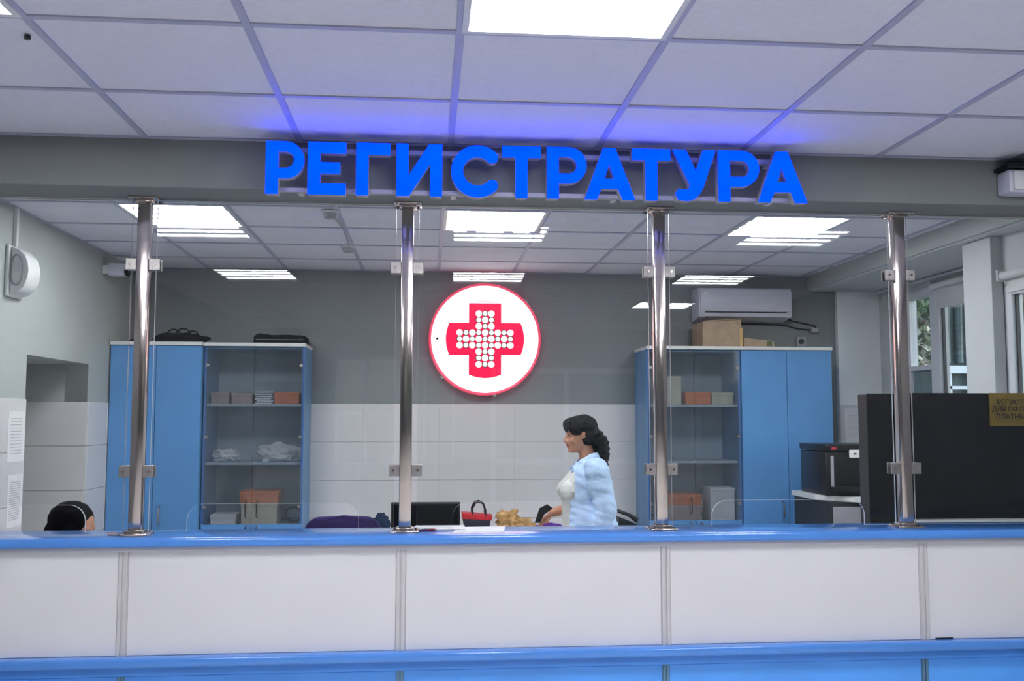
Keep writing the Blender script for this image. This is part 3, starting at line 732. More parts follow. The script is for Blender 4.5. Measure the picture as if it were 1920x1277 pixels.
ob('cable', MB().tube([(2.40, YB-.02, 2.365), (2.75, YB-.02, 2.362), (2.95, YB-.02, 2.355), (3.05, YB-.015, 2.33), (3.18, YB-.012, 2.315)], .006, 6), M['blackp'], t, smooth=True)
ob('plug', MB().box(3.165, 3.225, YB-.05, YB, 2.295, 2.335, bev=.006), M['greyp'], t)
t = thing('wall_socket', (3.085, YB-.01, 2.18), 'grey square socket box on the wall right of the cartons', 'socket')
ob('plate', MB().box(3.045, 3.125, YB-.02, YB, 2.18, 2.262, bev=.004), M['greyp'], t)
ob('insert', MB().lathe([(.022, -.024), (.024, -.018)], (3.085, YB, 2.221), axis='y', n=16), M['gasket'], t)

# ------------------------------------------------------------------ left wall fittings
t = thing('wall_speaker', (XL+.05, 5.49, 2.25), 'white half-round wall speaker with cable duct on the left wall', 'speaker')
mb = MB().box(XL, XL+.02, 5.39, 5.60, 2.255, 2.54, bev=.008)
ob('back_plate', mb, M['whitep'], t, smooth=True)
prf = [(XL+.02, 2.265), (XL+.06, 2.275), (XL+.098, 2.31), (XL+.115, 2.36), (XL+.12, 2.40), (XL+.115, 2.44), (XL+.098, 2.485), (XL+.06, 2.52), (XL+.02, 2.53)]
ob('dome', MB().prism([(x, z) for x, z in prf], 5.41, 5.58, axis='y', bev=.012), M['whitep'], t, smooth=True)
ob('grille_ring', MB().tube([(XL+.055+.035*math.cos(q*PI/12), 5.407, 2.40+.085*math.sin(q*PI/12)) for q in range(24)], .004, 6, closed=True), M['greyp'], t, smooth=True)
tag(ob('cable_duct', MB().box(XL, XL+.022, 5.475, 5.50, 2.54, ZR-.002, bev=.003), M['whitep']), 'thin white cable duct running from wall speaker up to the ceiling', 'duct')
t = thing('security_camera', (-2.2, 6.98, 2.60), 'small white security camera with black lens in the far left ceiling corner', 'camera')
ob('bracket', MB().box(XL, XL+.05, 6.94, 7.02, 2.61, 2.67, bev=.004), M['whitep'], t)
ob('housing', MB().box(XL+.04, XL+.16, 6.93, 7.03, 2.595, 2.685, bev=.012), M['acp'], t, smooth=True)
ob('lens', MB().lathe([(.030, .0), (.034, .02), (.028, .028)], (XL+.155, 6.96, 2.625), axis='x', n=16), M['blackp'], t, smooth=True)
def notice(y0, y1, z0, z1, label, lines, x=XL+.0085):
    t = thing('notice', (x, (y0+y1)/2, z0), label, 'notice', 'paper notices')
    ob('sheet', MB().box(x, x+.0012, y0, y1, z0, z1), M['paper'], t)
    mb = MB()
    for k in range(lines):
        z = z1-.04-k*(z1-z0-.07)/lines; mb.box(x+.0012, x+.0016, y0+.03, y1-.03-random.uniform(0, .06)*(y1-y0), z-.003, z+.002)
    ob('print_lines', mb, M['greyink'], t); return t
notice(5.50, 5.715, 1.345, 1.628, 'upper white notice with boxed form on the tiled left wall', 12)
notice(5.52, 5.720, .985, 1.275, 'lower white notice with dense lines on the tiled left wall', 18)
t = thing('notice', (3.52, 7.59, 1.38), 'white printed notice on the wall beside the black printer', 'notice', 'paper notices')
ob('sheet', MB().box(3.42, 3.63, 7.590, 7.5915, 1.37, 1.675), M['paper'], t)
mb = MB()
for k in range(10): mb.box(3.45, 3.60-random.uniform(0, .05), 7.5894, 7.590, 1.63-k*.022, 1.633-k*.022)
ob('print_lines', mb, M['greyink'], t)
# smoke detectors with a cable between them
for (x, y, l) in ((-.555, 5.42, 'small round ceiling smoke detector closest to the beam'), (-.545, 6.55, 'small round ceiling smoke detector near the back wall')):
    t = thing('smoke_detector', (x, y, ZR-.04), l, 'smoke detector', 'smoke detectors')
    ob('base', MB().lathe([(.050, -.012), (.052, 0)], (x, y, ZR-.002), n=24), M['whitep'], t, smooth=True)
    ob('sensor', MB().lathe([(.022, -.042), (.034, -.038), (.036, -.02), (.044, -.012)], (x, y, ZR-.002), n=24), M['greyp'], t, smooth=True)
tag(ob('ceiling_cable', MB().tube([(-.555, 5.47, ZR-.006), (-.52, 5.9, ZR-.006), (-.53, 6.5, ZR-.006)], .005, 6), M['greyp']), 'grey cable along the ceiling between the two smoke detectors', 'cable')
tag(ob('ceiling_hook', MB().lathe([(.009, -.012), (.009, 0)], (-1.155, 2.79, ZF), n=12), M['blackp']), 'tiny black fitting on the lobby ceiling by the left lamp', 'fitting')

# ------------------------------------------------------------------ windows
def window(name, X, y0, y1, WZ0, WZ1, mull, fw, flip=False):
    t = struct(thing(name, (X+.14, (y0+y1)/2, WZ0), None, None))
    x0, x1 = X+.002, X+.07
    mb = MB().box(x0, x1, y0, y1, WZ1-.07, WZ1, bev=.004).box(x0, x1, y0, y1, WZ0, WZ0+.07, bev=.004).box(x0, x1, y0, y0+.06, WZ0+.07, WZ1-.07, bev=.004).box(x0, x1, y1-fw, y1, WZ0+.07, WZ1-.07, bev=.004)
    mb.box(x0, x1, mull-.06, mull+.06, WZ0+.07, WZ1-.07, bev=.004)
    ob('window_frame', mb, M['upvc'], t)
    a, b = (mull+.06, y1-fw) if flip else (y0+.06, mull-.06)
    sb = MB().box(x0-.02, x1-.02, a, a+.05, WZ0+.08, WZ1-.08).box(x0-.02, x1-.02, b-.05, b, WZ0+.08, WZ1-.08).box(x0-.02, x1-.02, a+.05, b-.05, WZ1-.13, WZ1-.08).box(x0-.02, x1-.02, a+.05, b-.05, WZ0+.08, WZ0+.13)
    sh = ob('sash', sb, M['upvc'], t)
    ob('gasket', MB().box(x0, x0+.02, a+.05, a+.062, WZ0+.13, WZ1-.13).box(x0, x0+.02, b-.062, b-.05, WZ0+.13, WZ1-.13), M['gasket'], sh)
    ob('handle', MB().box(x0-.045, x0-.02, b-.03, b-.01, 1.50, 1.62, bev=.003), M['white_metal'], sh)
    ob('pane', MB().box(x0+.02, x0+.026, a+.05, b-.05, WZ0+.13, WZ1-.13), M['wglass'], sh)
    a, b = (y0+.06, mull-.06) if flip else (mull+.06, y1-fw)
    ob('transom', MB().box(x0, x1, a, b, 1.955, 1.99), M['upvc'], t)
    ob('pane', MB().box(x0+.03, x0+.036, a, b, 1.99, WZ1-.07), M['wglass'], t)
    ob('frosted_pane', MB().box(x0+.03, x0+.036, a, b, WZ0+.07, 1.955), M['frost_low'], t)
    ob('sill', MB().box(X-.10, X-.002, y0-.02, y1+.02, WZ0-.03, WZ0, bev=.004), M['upvc'], t)
    return t
window('window_1', XF, *FWIN, 6.76, .31)
window('window_2', XR, *NW, 4.56, .05, flip=True)
def blind(X, y0, y1, WZ1, drop, label):
    t = thing('roller_blind', (X+.02, (y0+y1)/2, WZ1-.1), label, 'blind', 'roller blinds')
    ob('roller', MB().tube([(X-.01, y0, WZ1-.02), (X-.01, y1, WZ1-.02)], .024, 14), M['blind'], t, smooth=True)
    ob('bracket', MB().box(X-.04, X+.02, y0-.012, y0-.001, WZ1-.05, WZ1+.015), M['whitep'], t)
    ob('bracket', MB().box(X-.04, X+.02, y1+.001, y1+.012, WZ1-.05, WZ1+.015), M['whitep'], t)
    ob('fabric', MB().box(X+.008, X+.011, y0+.01, y1-.01, WZ1-drop, WZ1-.03), M['blind'], t)
    ob('bottom_bar', MB().box(X+.002, X+.016, y0+.01, y1-.01, WZ1-drop-.018, WZ1-drop, bev=.002), M['blind'], t)
    return t
blind(XF-.03, 5.84, 6.68, FWIN[3], .17, 'rolled-up pale blind on the clear sash left of the white pier')
blind(XR-.03, 4.66, 5.12, NW[3], .10, 'rolled-up pale blind at the window nearest the gold plate')
tag(ob('curtain_rail', MB().box(XF-.05, XF-.03, 5.50, 7.55, 2.615, 2.632, bev=.002), M['upvc']), 'slim pale curtain rail above the window by the black printer', 'rail')

# ------------------------------------------------------------------ outside
tag(ob('courtyard_ground', MB().box(XF+.3, 14, 0, 22, -.3, -.1), M['ground']), 'grey courtyard ground outside the windows', 'ground', kind='structure')
t = thing('tree', (5.0, 9.4, -.1), 'leafy green tree seen through the window by the printer', 'tree')
ob('trunk', MB().tube([(5.0, 9.4, -.1), (5.05, 9.4, .8), (4.98, 9.45, 1.6), (5.1, 9.4, 2.6)], [.12, .10, .08, .05], 10), M['bark'], t, smooth=True)
def leaves(n, c, r, size):
    mb = MB()
    for _ in range(n):
        d = Vector((random.gauss(0, 1), random.gauss(0, 1), random.gauss(0, 1))).normalized()*random.random()**.4
        p = Vector((c[0]+d.x*r[0], c[1]+d.y*r[1], c[2]+d.z*r[2]))
        q = Matrix.Rotation(random.uniform(0, 6.3), 3, 'Z') @ Matrix.Rotation(random.uniform(0, 3), 3, 'X')
        k = size*random.uniform(.6, 1.3)
        vs = [mb.bm.verts.new(p+q @ Vector(v)*k) for v in ((0, 0, 0), (.5, .35, .12), (0, 1, 0), (-.5, .35, .12))]
        mb.bm.faces.new(vs)
    return mb
cr = ob('crown', leaves(1300, (4.72, 9.35, 2.6), (.42, .6, 1.0), .09), M['foliage'], t); cr['kind'] = 'stuff'
cr = ob('sunlit_leaves', leaves(300, (4.72, 9.05, 2.2), (.36, .45, .35), .07), M['sunlitfoliage'], t); cr['kind'] = 'stuff'
t = thing('neighbouring_house', (7.0, 11.0, -.1), 'dark grey-green house across the courtyard with a white balcony grid', 'building')
ob('wall', MB().box(5.0, 9.5, 11.0, 11.4, -.1, 7), M['facade'], t)
for k in range(9): ob('curtain_fold', MB().tube([(5.75+.16*k, 10.96, 2.25), (5.76+.16*k, 10.94, 4.6)], .045, 8), M['facade'], t)
mb = MB()
for z in (1.4, 1.7, 1.93): mb.box(5.2, 7.6, 10.88, 10.92, z, z+.04)
mb.box(5.2, 7.6, 10.86, 10.94, 2.12, 2.21)
for k in range(7): mb.box(5.3+.30*k, 5.34+.30*k, 10.88, 10.92, 1.3, 2.13)
ob('balcony_grid', mb, M['white_metal'], t)
for k in range(5): ob('window', MB().box(5.4+.75*k, 6.0+.75*k, 10.97, 11.02, .4, 1.2), M['gasket'], t)
t = thing('brick_wall', (3.95, 5.39, -.1), 'weathered brick wall outside the window by the gold plate', 'wall')
ob('mortar_core', MB().box(XR+.125, 4.62, 5.375, 5.429, -.1, 3.4), M['mortar'], t)
bp = None
for r in range(24):
    for c in range(5):
        x = XR+.125+c*.262-(.131 if r % 2 else 0)
        x = max(x, XR+.125); w_ = .25 if (c or not r % 2) else .119
        c_ = (x+w_/2, 5.365, 1.0+r*.075+.002)
        if bp is None: bp = ob('brick', MB().box(x, x+w_, 5.357, 5.378, 1.0+r*.075+.002, 1.0+r*.075+.066, bev=.003, seg=1), M['brick'], t, origin=c_)
        elif w_ == .25: inst(bp, t, c_)
        else: ob('brick', MB().box(x, x+w_, 5.357, 5.378, 1.0+r*.075+.002, 1.0+r*.075+.066, bev=.003, seg=1), M['brick'], t, origin=c_)

# ------------------------------------------------------------------ black partition with gold plate
t = thing('partition', (2.72, 4.55, 0), 'glossy black partition panels standing behind the right end of the counter', 'partition')
ob('panel', MB().box(2.142, 2.296, 4.50, 4.508, .74, 1.714, bev=.0015), M['acryl'], t)
ob('panel', MB().box(2.302, XR-.012, 4.485, 4.495, 1.107, 1.717, bev=.0015), M['acryl'], t)
ob('stand', MB().box(2.142, 2.160, 4.508, 4.60, .0, 1.71, bev=.002).box(2.28, 2.30, 4.497, 4.60, 0, 1.71), M['blackp'], t)
t = thing('low_cabinet', (2.8, 4.65, 0), 'low white cabinet carrying the black partition behind the counter', 'cabinet')
ob('body', MB().box(2.315, XR-.012, 4.46, 4.90, 0, 1.085), M['whitep'], t)
ob('cabinet_top', MB().box(2.305, XR-.012, 4.44, 4.92, 1.085, 1.107, bev=.002), M['whitep'], t)
t = thing('gold_plate', (2.93, 4.48, 1.553), 'gold plate with dark capitals at the top edge of the black partition', 'sign')
ob('plate', MB().box(2.757, 3.105, 4.476, 4.485, 1.556, 1.718, bev=.001), M['gold'], t)
mb = MB().add(text_mesh('РЕГИСТРАТУРА', .0345, 2.931, 1.672, 4.475, .001, spacing=1.02, bold=.0006))
mb.add(text_mesh('ДЛЯ ОФОРМЛЕНИЯ', .0345, 2.935, 1.638, 4.475, .001, bold=.0006)).add(text_mesh('ПЛАТНЫХ УСЛУГ', .0345, 2.935, 1.602, 4.475, .001, bold=.0006))
ob('lettering', mb, M['ink'], t)

# ------------------------------------------------------------------ far right desk and printer
t = thing('side_cabinet', (2.98, 6.6, 0), 'dark low cabinet with a pale top under the black printer', 'cabinet')
ob('body', MB().box(2.74, 3.60, 6.35, 6.98, 0, 1.02), M['gasket'], t)
ob('drawer', MB().box(2.76, 3.58, 6.335, 6.35, .52, .99, bev=.002), M['greyp'], t)
ob('cabinet_top', MB().prism([(2.72, 6.98), (2.72, 6.55), (3.0, 6.22), (3.62, 6.22), (3.62, 6.98)], 1.02, 1.055, axis='z', bev=.002), M['whitep'], t)
t = thing('printer', (2.95, 6.65, 1.055), 'tall black office printer with a white tag on the side cabinet', 'printer')
ob('body', MB().box(2.76, 3.24, 6.45, 6.90, 1.055, 1.36, bev=.01), M['blackp'], t, smooth=True)
ob('scanner_lid', MB().box(2.755, 3.245, 6.44, 6.905, 1.365, 1.41, bev=.008), M['blackp'], t, smooth=True)
ob('tray', MB().box(2.78, 3.20, 6.36, 6.45, 1.10, 1.12), M['blackp'], t)
ob('side_strip', MB().box(2.795, 2.815, 6.442, 6.45, 1.10, 1.33), M['greyp'], t)
ob('red_button', MB().box(2.80, 2.835, 6.438, 6.446, 1.375, 1.39), M['steel_red'], t)
ob('white_tag', MB().box(2.925, 3.005, 6.432, 6.444, 1.315, 1.372, bev=.006), M['paper'], t)
ob('tag_hole', MB().box(2.955, 2.973, 6.428, 6.434, 1.34, 1.35), M['gasket'], t)

# ------------------------------------------------------------------ back table and its things
t = thing('back_table', (.4, 7.2, 0), 'pale table against the tiled back wall', 'table')
ob('tabletop', MB().box(-.86, 1.65, 6.78, YB-.015, .725, .75, bev=.003), M['whitep'], t)
for x in (-.83, 1.60):
    for y in (6.82, 7.56): ob('leg', MB().box(x, x+.03, y, y+.03, 0, .725), M['greyp'], t)
TZ = .75
t = thing('monitor', (0, 7.1, TZ), 'wide black monitor on the back table behind the steel post', 'monitor')
ob('screen', MB().box(-.252, .250, 7.08, 7.12, TZ+.02, .975, bev=.006), M['blackp'], t, smooth=True)
ob('display', MB().box(-.238, .236, 7.076, 7.081, TZ+.04, .962), M['acryl'], t)
ob('stand', MB().box(-.04, .04, 7.12, 7.15, TZ+.01, .90).box(-.12, .12, 7.04, 7.20, TZ, TZ+.012), M['blackp'], t)
t = thing('handbag', (.37, 7.1, TZ), 'navy handbag with red upper band and dark loop handles', 'handbag')
ob('body', MB().prism([(.29, TZ), (.46, TZ), (.475, .862), (.268, .862)], 7.03, 7.15, bev=.012), M['navy'], t, smooth=True)
ob('red_band', MB().prism([(.266, .858), (.480, .845), (.486, .882), (.262, .905)], 7.025, 7.155, bev=.006), M['red'], t, smooth=True)
for y in (7.03, 7.15): ob('handle', MB().tube([(.34, y, .88), (.338, y, .93), (.36, y, .972), (.39, y, .978), (.42, y, .965), (.435, y, .92), (.436, y, .87)], .006, 8), M['bagblack'], t, smooth=True)
mb = MB().blob((.60, 7.05, .84), (.085, .07, .075), 4, .55, 2.6).blob((.69, 7.03, .80), (.11, .06, .055), 4, .6, 3).blob((.545, 7.06, .87), (.035, .05, .035), 3, .4, 3)
for v in mb.bm.verts: v.co.z = max(v.co.z, TZ)
tag(ob('scarf', mb, M['tan'], smooth=True), 'crumpled tan and gold scarf beside the red and navy handbag', 'scarf')
mb = MB().blob((.90, 7.0, .79), (.10, .05, .035), 4, .4, 3)
for v in mb.bm.verts: v.co.z = max(v.co.z, TZ)
tag(ob('purple_cloth', mb, M['violet'], smooth=True), 'small bunched violet cloth by the hand of the woman', 'cloth')
t = thing('telephone', (1.43, 7.1, TZ), 'dark desk telephone to the right of the woman', 'telephone')
ob('base', MB().prism([(1.36, TZ), (1.56, TZ), (1.55, TZ+.06), (1.38, TZ+.13)], 7.02, 7.18, bev=.006), M['blackp'], t, smooth=True)
ob('handset', MB().tube([(1.37, 7.04, TZ+.14), (1.42, 7.04, TZ+.155), (1.50, 7.04, TZ+.125), (1.56, 7.04, TZ+.085)], [.02, .014, .014, .02], 10), M['blackp'], t, smooth=True)
tag(ob('paper_cup', MB().lathe([(.028, TZ), (.038, TZ+.175), (.040, TZ+.18), (.034, TZ+.178), (.026, TZ+.02)], (1.30, 7.22, 0), n=20), M['paper'], smooth=True), 'white paper cup standing behind the telephone', 'cup')

# ------------------------------------------------------------------ swivel chair with purple back
def chair(x, y, rz, label, m, zt=1.01, w=.44, dz=0):
    t = thing('office_chair', (x, y, 0), label, 'chair')
    zb = zt-.42
    pts = [(-w/2+.03, zb), (w/2-.03, zb), (w/2, zb+.12)]+[(w/2-.005, zt-.13)]+arc(w/2-.10, zt-.10, .10, 10, 80, 6)+[(0, zt+.006)]+arc(-w/2+.10, zt-.10, .10, 100, 170, 6)+[(-w/2, zb+.12)]
    rotc = (x, y, 0)
    def P(mb, nm, mm, sm=True): return ob(nm, mb.rot(rz, rotc), mm, t, smooth=sm)
    P(MB().prism([(x+a, b) for a, b in pts], y-.26, y-.20, bev=.018), 'backrest', m)
    P(MB().box(x-.23, x+.23, y-.20, y+.26, .44+dz, .51+dz, bev=.03, seg=3), 'seat', m)
    P(MB().box(x-.03, x+.03, y-.25, y-.22, .42+dz, zb+.1).box(x-.03, x+.03, y-.25, y+.05, .415+dz, .435+dz), 'back_support', M['blackp'], False)
    P(MB().lathe([(.03, .09), (.03, .43+dz)], (x, y, 0), n=14), 'gas_lift', M['blackp'])
    for k in range(5):
        an = k*2*PI/5
        l = P(MB().tube([(x, y, .10), (x+.28*math.cos(an), y+.28*math.sin(an), .065)], [.028, .016], 8), 'leg', M['blackp'])
        ob('castor', MB().lathe([(.025, -.02), (.025, .02)], (x+.28*math.cos(an), y+.28*math.sin(an), .027), axis='x', n=12).rot(rz, rotc), M['blackp'], l)
    return t
chair(-.49, 6.06, 0, 'office chair with a rounded purple backrest left of the steel post', M['purple'], 1.005, .46)
crumple('cloth_bag', -.325, 7.05, .75, .065, .08, .085, M['darkblue'], 'dark blue cloth bag between the purple chair and the black monitor', 'bag', nz=.3)

# ------------------------------------------------------------------ things on the counter
t = thing('paper_stack', (.05, 4.10, CT), 'stack of white sheets behind the red pens on the counter', 'papers', 'papers on the counter')
for i in range(5):
    ob('sheet', MB().box(-.045, .165, 4.045, 4.185, CT+.0015*i+.0002, CT+.0015*i+.0012).rot(random.uniform(-.05, .05), (.05, 4.1, 0)), M['paper'], t)
t = thing('paper_sheet', (.21, 4.03, CT), 'white sheets lying nearest the counter edge below the handbag', 'papers', 'papers on the counter')
ob('sheet', MB().prism([(.105, 3.95), (.318, 3.955), (.335, 4.13), (.155, 4.13)], CT+.0002, CT+.0018, axis='z'), M['paper'], t)
ob('sheet', MB().prism([(.11, 3.965), (.322, 3.972), (.342, 4.15), (.162, 4.14)], CT+.0022, CT+.0045, axis='z'), M['paper'], t)
t = thing('red_pen', (.0, 4.05, CT), 'red pen on a holder lying beside the second steel post', 'pen')
ob('barrel', MB().tube([(-.035, 4.03, CT+.006), (.03, 4.04, CT+.007), (.045, 4.043, CT+.006)], [.005, .006, .002], 8), M['steel_red'], t, smooth=True)
ob('clip', MB().tube([(-.035, 4.02, CT+.008), (-.01, 4.022, CT+.011), (.01, 4.026, CT+.010)], .0022, 6), M['chrome'], t, smooth=True)
t = thing('pen_chain', (-1.2, 4.06, CT), 'small pinkish pen with cord at the foot of the first steel post', 'pen')
ob('barrel', MB().tube([(-1.262, 3.99, CT+.006), (-1.225, 3.975, CT+.008)], .006, 8), M['pinkc'], t, smooth=True)
ob('cord', MB().tube([(-1.225, 3.975, CT+.006), (-1.18, 3.945, CT+.004), (-1.12, 3.95, CT+.004), (-1.095, 3.98, CT+.004)], .003, 6), M['pinkc'], t, smooth=True)

# ------------------------------------------------------------------ people
def skin_chain(verts, edges, radii, root=0, sub=2):
    me = bpy.data.meshes.new('skin'); me.from_pydata([Vector(v) for v in verts], edges, [])
    o = bpy.data.objects.new('skin', me); COL.objects.link(o)
    mo = o.modifiers.new('skin', 'SKIN'); mo.use_smooth_shade = True
    if not me.skin_vertices: me.skin_vertices.new()
    for i, r in enumerate(radii):
        sv = me.skin_vertices[0].data[i]; r = r if isinstance(r, tuple) else (r, r); sv.radius = r; sv.use_root = (i == root)
    ss = o.modifiers.new('sub', 'SUBSURF'); ss.levels = sub
    out = eval_mesh(o); bpy.data.objects.remove(o); return out
def remesh(mb, vox):
    bmesh.ops.recalc_face_normals(mb.bm, faces=mb.bm.faces[:])
    me = bpy.data.meshes.new('tmp'); mb.bm.to_mesh(me); mb.bm.free()
    o = bpy.data.objects.new('tmp', me); COL.objects.link(o)
    mo = o.modifiers.new('r', 'REMESH'); mo.mode = 'VOXEL'; mo.voxel_size = vox
    sm = o.modifiers.new('s', 'SMOOTH'); sm.factor = .5; sm.iterations = 2
    out = eval_mesh(o); bpy.data.objects.remove(o); return out
def loft(mb, rows, n=24):
    rings = []
    for z, xf, xb, w, y0 in rows:
        cx, rx = (xf+xb)/2, (xb-xf)/2
        rings.append([mb.bm.verts.new((cx-rx*math.cos(t), y0+w*math.sin(t), z)) for t in [2*PI*k/n for k in range(n)]])
    for A, B in zip(rings, rings[1:]):
        for k in range(n): mb.bm.faces.new((A[k], A[(k+1) % n], B[(k+1) % n], B[k]))
    mb.bm.faces.new(rings[0][::-1]); mb.bm.faces.new(rings[-1]); return mb
def head_mb():
    """head facing -x, chin at z 0, crown .225"""
    mb = MB()
    loft(mb, [(-.004, -.062, -.028, .016, 0), (.004, -.078, -.012, .028, 0), (.018, -.086, .012, .040, 0), (.036, -.083, .045, .050, 0), (.055, -.086, .068, .057, 0), (.075, -.084, .082, .063, 0),
              (.095, -.080, .090, .067, 0), (.112, -.076, .095, .070, 0), (.125, -.080, .097, .071, 0), (.145, -.087, .098, .072, 0), (.165, -.085, .096, .071, 0), (.185, -.074, .088, .064, 0), (.203, -.052, .068, .050, 0), (.216, -.018, .036, .028, 0), (.219, .0, .015, .010, 0)])
    # nose, lips, brow, ears, eyes
    mb.tube([(-.080, 0, .120), (-.094, 0, .098), (-.108, 0, .080), (-.098, 0, .068), (-.084, 0, .066)], [.008, .010, .012, .012, .010], 8)
    for sy in (-1, 1):
        mb.blob((-.092, sy*.012, .073), (.012, .009, .009), 2)
        mb.blob((-.079, sy*.030, .128), (.014, .022, .009), 2)
        mb.blob((-.070, sy*.030, .110), (.013, .014, .012), 2)
        mb.blob((.012, sy*.073, .100), (.018, .009, .031), 2); mb.blob((-.055, sy*.040, .075), (.028, .024, .024), 2)
    mb.blob((-.089, 0, .049), (.010, .024, .006), 2); mb.blob((-.087, 0, .038), (.010, .021, .007), 2); mb.blob((-.080, 0, .012), (.014, .020, .014), 2)
    return mb
def hand_mesh(w, d, side, curl=.5, palm=(0, 0, -1)):
    """hand from wrist w pointing along d; fingers curl towards palm normal"""
    d = Vector(d).normalized(); p = Vector(palm); p = (p-d*p.dot(d)).normalized(); s = d.cross(p)*side; w = Vector(w)
    mb = MB()
    mb.add(skin_chain([w, w+d*.03, w+d*.075], [(0, 1), (1, 2)], [(.022, .019), (.030, .014), (.032, .013)], 0, 1))
    for i, (off, ln) in enumerate(((-.028, .068), (-.010, .078), (.009, .073), (.027, .056))):
        b = w+d*.070+s*off; v = [b]; dd = d.copy()
        for k in range(3):
            a = curl*(k+.6)*.55; dd = (d*math.cos(a)+p*math.sin(a)).normalized(); v.append(v[-1]+dd*ln*(.44, .32, .24)[k])
        mb.add(skin_chain([w+d*.045+s*off*.8]+v, [(j, j+1) for j in range(4)], [.009, .0092, .0086, .008, .0068], 0, 1))
    b = w+d*.022-s*.022
    mb.add(skin_chain([w+d*.012-s*.008, b-s*.012+d*.012, b-s*.022+d*.036+p*.010, b-s*.020+d*.060+p*.02], [(0, 1), (1, 2), (2, 3)], [.013, .012, .0095, .008], 0, 1))
    return mb
def person(name, loc, rz, J, hands, headpos, tilt, label, region, mats, vox=.0075, headyaw=0, torso=None):
    """J: list of (name, pos, radius, parent). local frame: facing -x"""
    idx = {j[0]: i for i, j in enumerate(J)}
    mb = MB()
    for j in J:
        r = j[2][0] if isinstance(j[2], tuple) else j[2]
        mb.blob(j[1], r, 2)
        if j[3]:
            q = J[idx[j[3]]]; rq = q[2][0] if isinstance(q[2], tuple) else q[2]
            if (Vector(q[1])-Vector(j[1])).length > .02: mb.tube([Vector(q[1]), Vector(q[1]).lerp(Vector(j[1]), .4), Vector(j[1])], [min(rq, r*1.5), (min(rq, r*1.5)*.55+r*.5), r], 14)
    if torso: loft(mb, torso, 28)
    h = head_mb(); HM = Matrix.Translation(headpos) @ Matrix.Rotation(headyaw, 4, 'Z') @ Matrix.Rotation(tilt, 4, 'Y')
    hm = bpy.data.meshes.new('h'); h.bm.to_mesh(hm); h.bm.free(); hm.transform(HM); mb.add(hm)
    for args in hands:
        q = hand_mesh(*args); qm = bpy.data.meshes.new('q'); q.bm.to_mesh(qm); q.bm.free(); mb.add(qm)
    body = remesh(mb, vox)
    return body, HM
def to_world(me, loc, rz): me.transform(Matrix.Translation(loc) @ Matrix.Rotation(rz, 4, 'Z'))
def emit_obj(name, me, mats, parent, loc, smooth=True):
    for v in me.vertices: v.co -= Vector(loc)
    for m in mats: me.materials.append(m)
    me.shade_smooth()
    o = link(name, me, parent); o.location = Vector(loc)-(WPOS[parent.name] if parent else Vector()); WPOS[o.name] = Vector(loc); return o

TORSO = [(.76, -.08, .12, .155, 0), (.82, -.12, .155, .18, 0), (.90, -.145, .165, .185, 0), (1.0, -.15, .145, .17, 0), (1.06, -.155, .13, .16, 0), (1.11, -.168, .13, .16, 0), (1.155, -.172, .13, .16, 0), (1.20, -.152, .13, .162, 0), (1.25, -.108, .125, .16, 0), (1.28, -.078, .12, .155, 0), (1.305, -.055, .11, .13, 0), (1.33, -.035, .085, .085, 0), (1.35, -.02, .06, .055, 0)]
# ---- standing woman, local: facing -x, side -y is towards the camera
J = [('pelvis', (.01, 0, .90), .11, None), ('waist', (.0, 0, 1.02), .10, 'pelvis'), ('chest', (-.02, 0, 1.16), .10, 'waist'), ('upper', (.02, 0, 1.25), .07, 'chest'),
     ('neck', (.012, 0, 1.335), .052, 'upper'), ('nape', (-.005, 0, 1.42), .047, 'neck'),
     ('bl', (-.105, -.070, 1.140), .075, 'chest'), ('br', (-.105, .070, 1.140), .075, 'chest'),
     ('shl', (.035, -.155, 1.275), .060, 'upper'), ('ell', (.085, -.215, 1.03), .044, 'shl'), ('wrl', (.015, -.205, .83), .028, 'ell'),
     ('shr', (.03, .155, 1.275), .060, 'upper'), ('elr', (.03, .205, 1.06), .044, 'shr'), ('mr', (-.09, .18, 1.01), .036, 'elr'), ('wrr', (-.20, .14, .985), .026, 'mr'),
     ('hl', (.03, -.085, .84), .095, 'pelvis'), ('kl', (.01, -.095, .46), .062, 'hl'), ('al', (.045, -.10, .09), .040, 'kl'), ('tl', (-.09, -.11, .035), .034, 'al'),
     ('hr', (.03, .085, .84), .095, 'pelvis'), ('kr', (.0, .095, .46), .062, 'hr'), ('ar', (.035, .10, .09), .040, 'kr'), ('tr', (-.10, .11, .035), .034, 'ar')]
WL = (1.005, 6.0, 0); WR = 0.0
hands = [((.015, -.205, .83), (-.25, .05, -1), 1, .5, (-1, .3, 0)), ((-.20, .14, .985), (-1, -.25, -.75), -1, .75, (0, 0, -1))]
body, HM = person('w', WL, WR, J, hands, (-.022, 0, 1.382), -.10, None, None, None, torso=TORSO)
body2 = body.copy()
def in_head(c, HMi): 
    p = HMi @ c; return p
HMi = HM.inverted()
to_world(body, WL, WR)
wp = thing('person', (WL[0], WL[1], 0), 'woman with dark wavy ponytail in an open light blue shirt, facing left', 'person')
Wi = (Matrix.Translation(WL) @ Matrix.Rotation(WR, 4, 'Z')).inverted()
for p in body.polygons:
    c = Wi @ p.center; h = HMi @ c
    if c.z < .06: mi = 3
    elif c.z < .86 and abs(c.y) < .185: mi = 2
    elif c.z < 1.335 and abs(c.y) < .21 and c.z > .84 and not (c.x < -.14 and c.y > .03 and c.z < 1.07): mi = 1
    else: mi = 0
    if h.z > -.03 and abs(h.y) < .1 and c.z > 1.35: mi = 0
    if mi == 0 and .034 < h.z < .055 and abs(h.y) < .024 and h.x < -.082: mi = 4
    p.material_index = mi
b = emit_obj('body', body, [M['skin'], M['tshirt'], M['trousers'], M['blackp'], M['lip']], wp, (WL[0], WL[1], 0))
mb = MB()
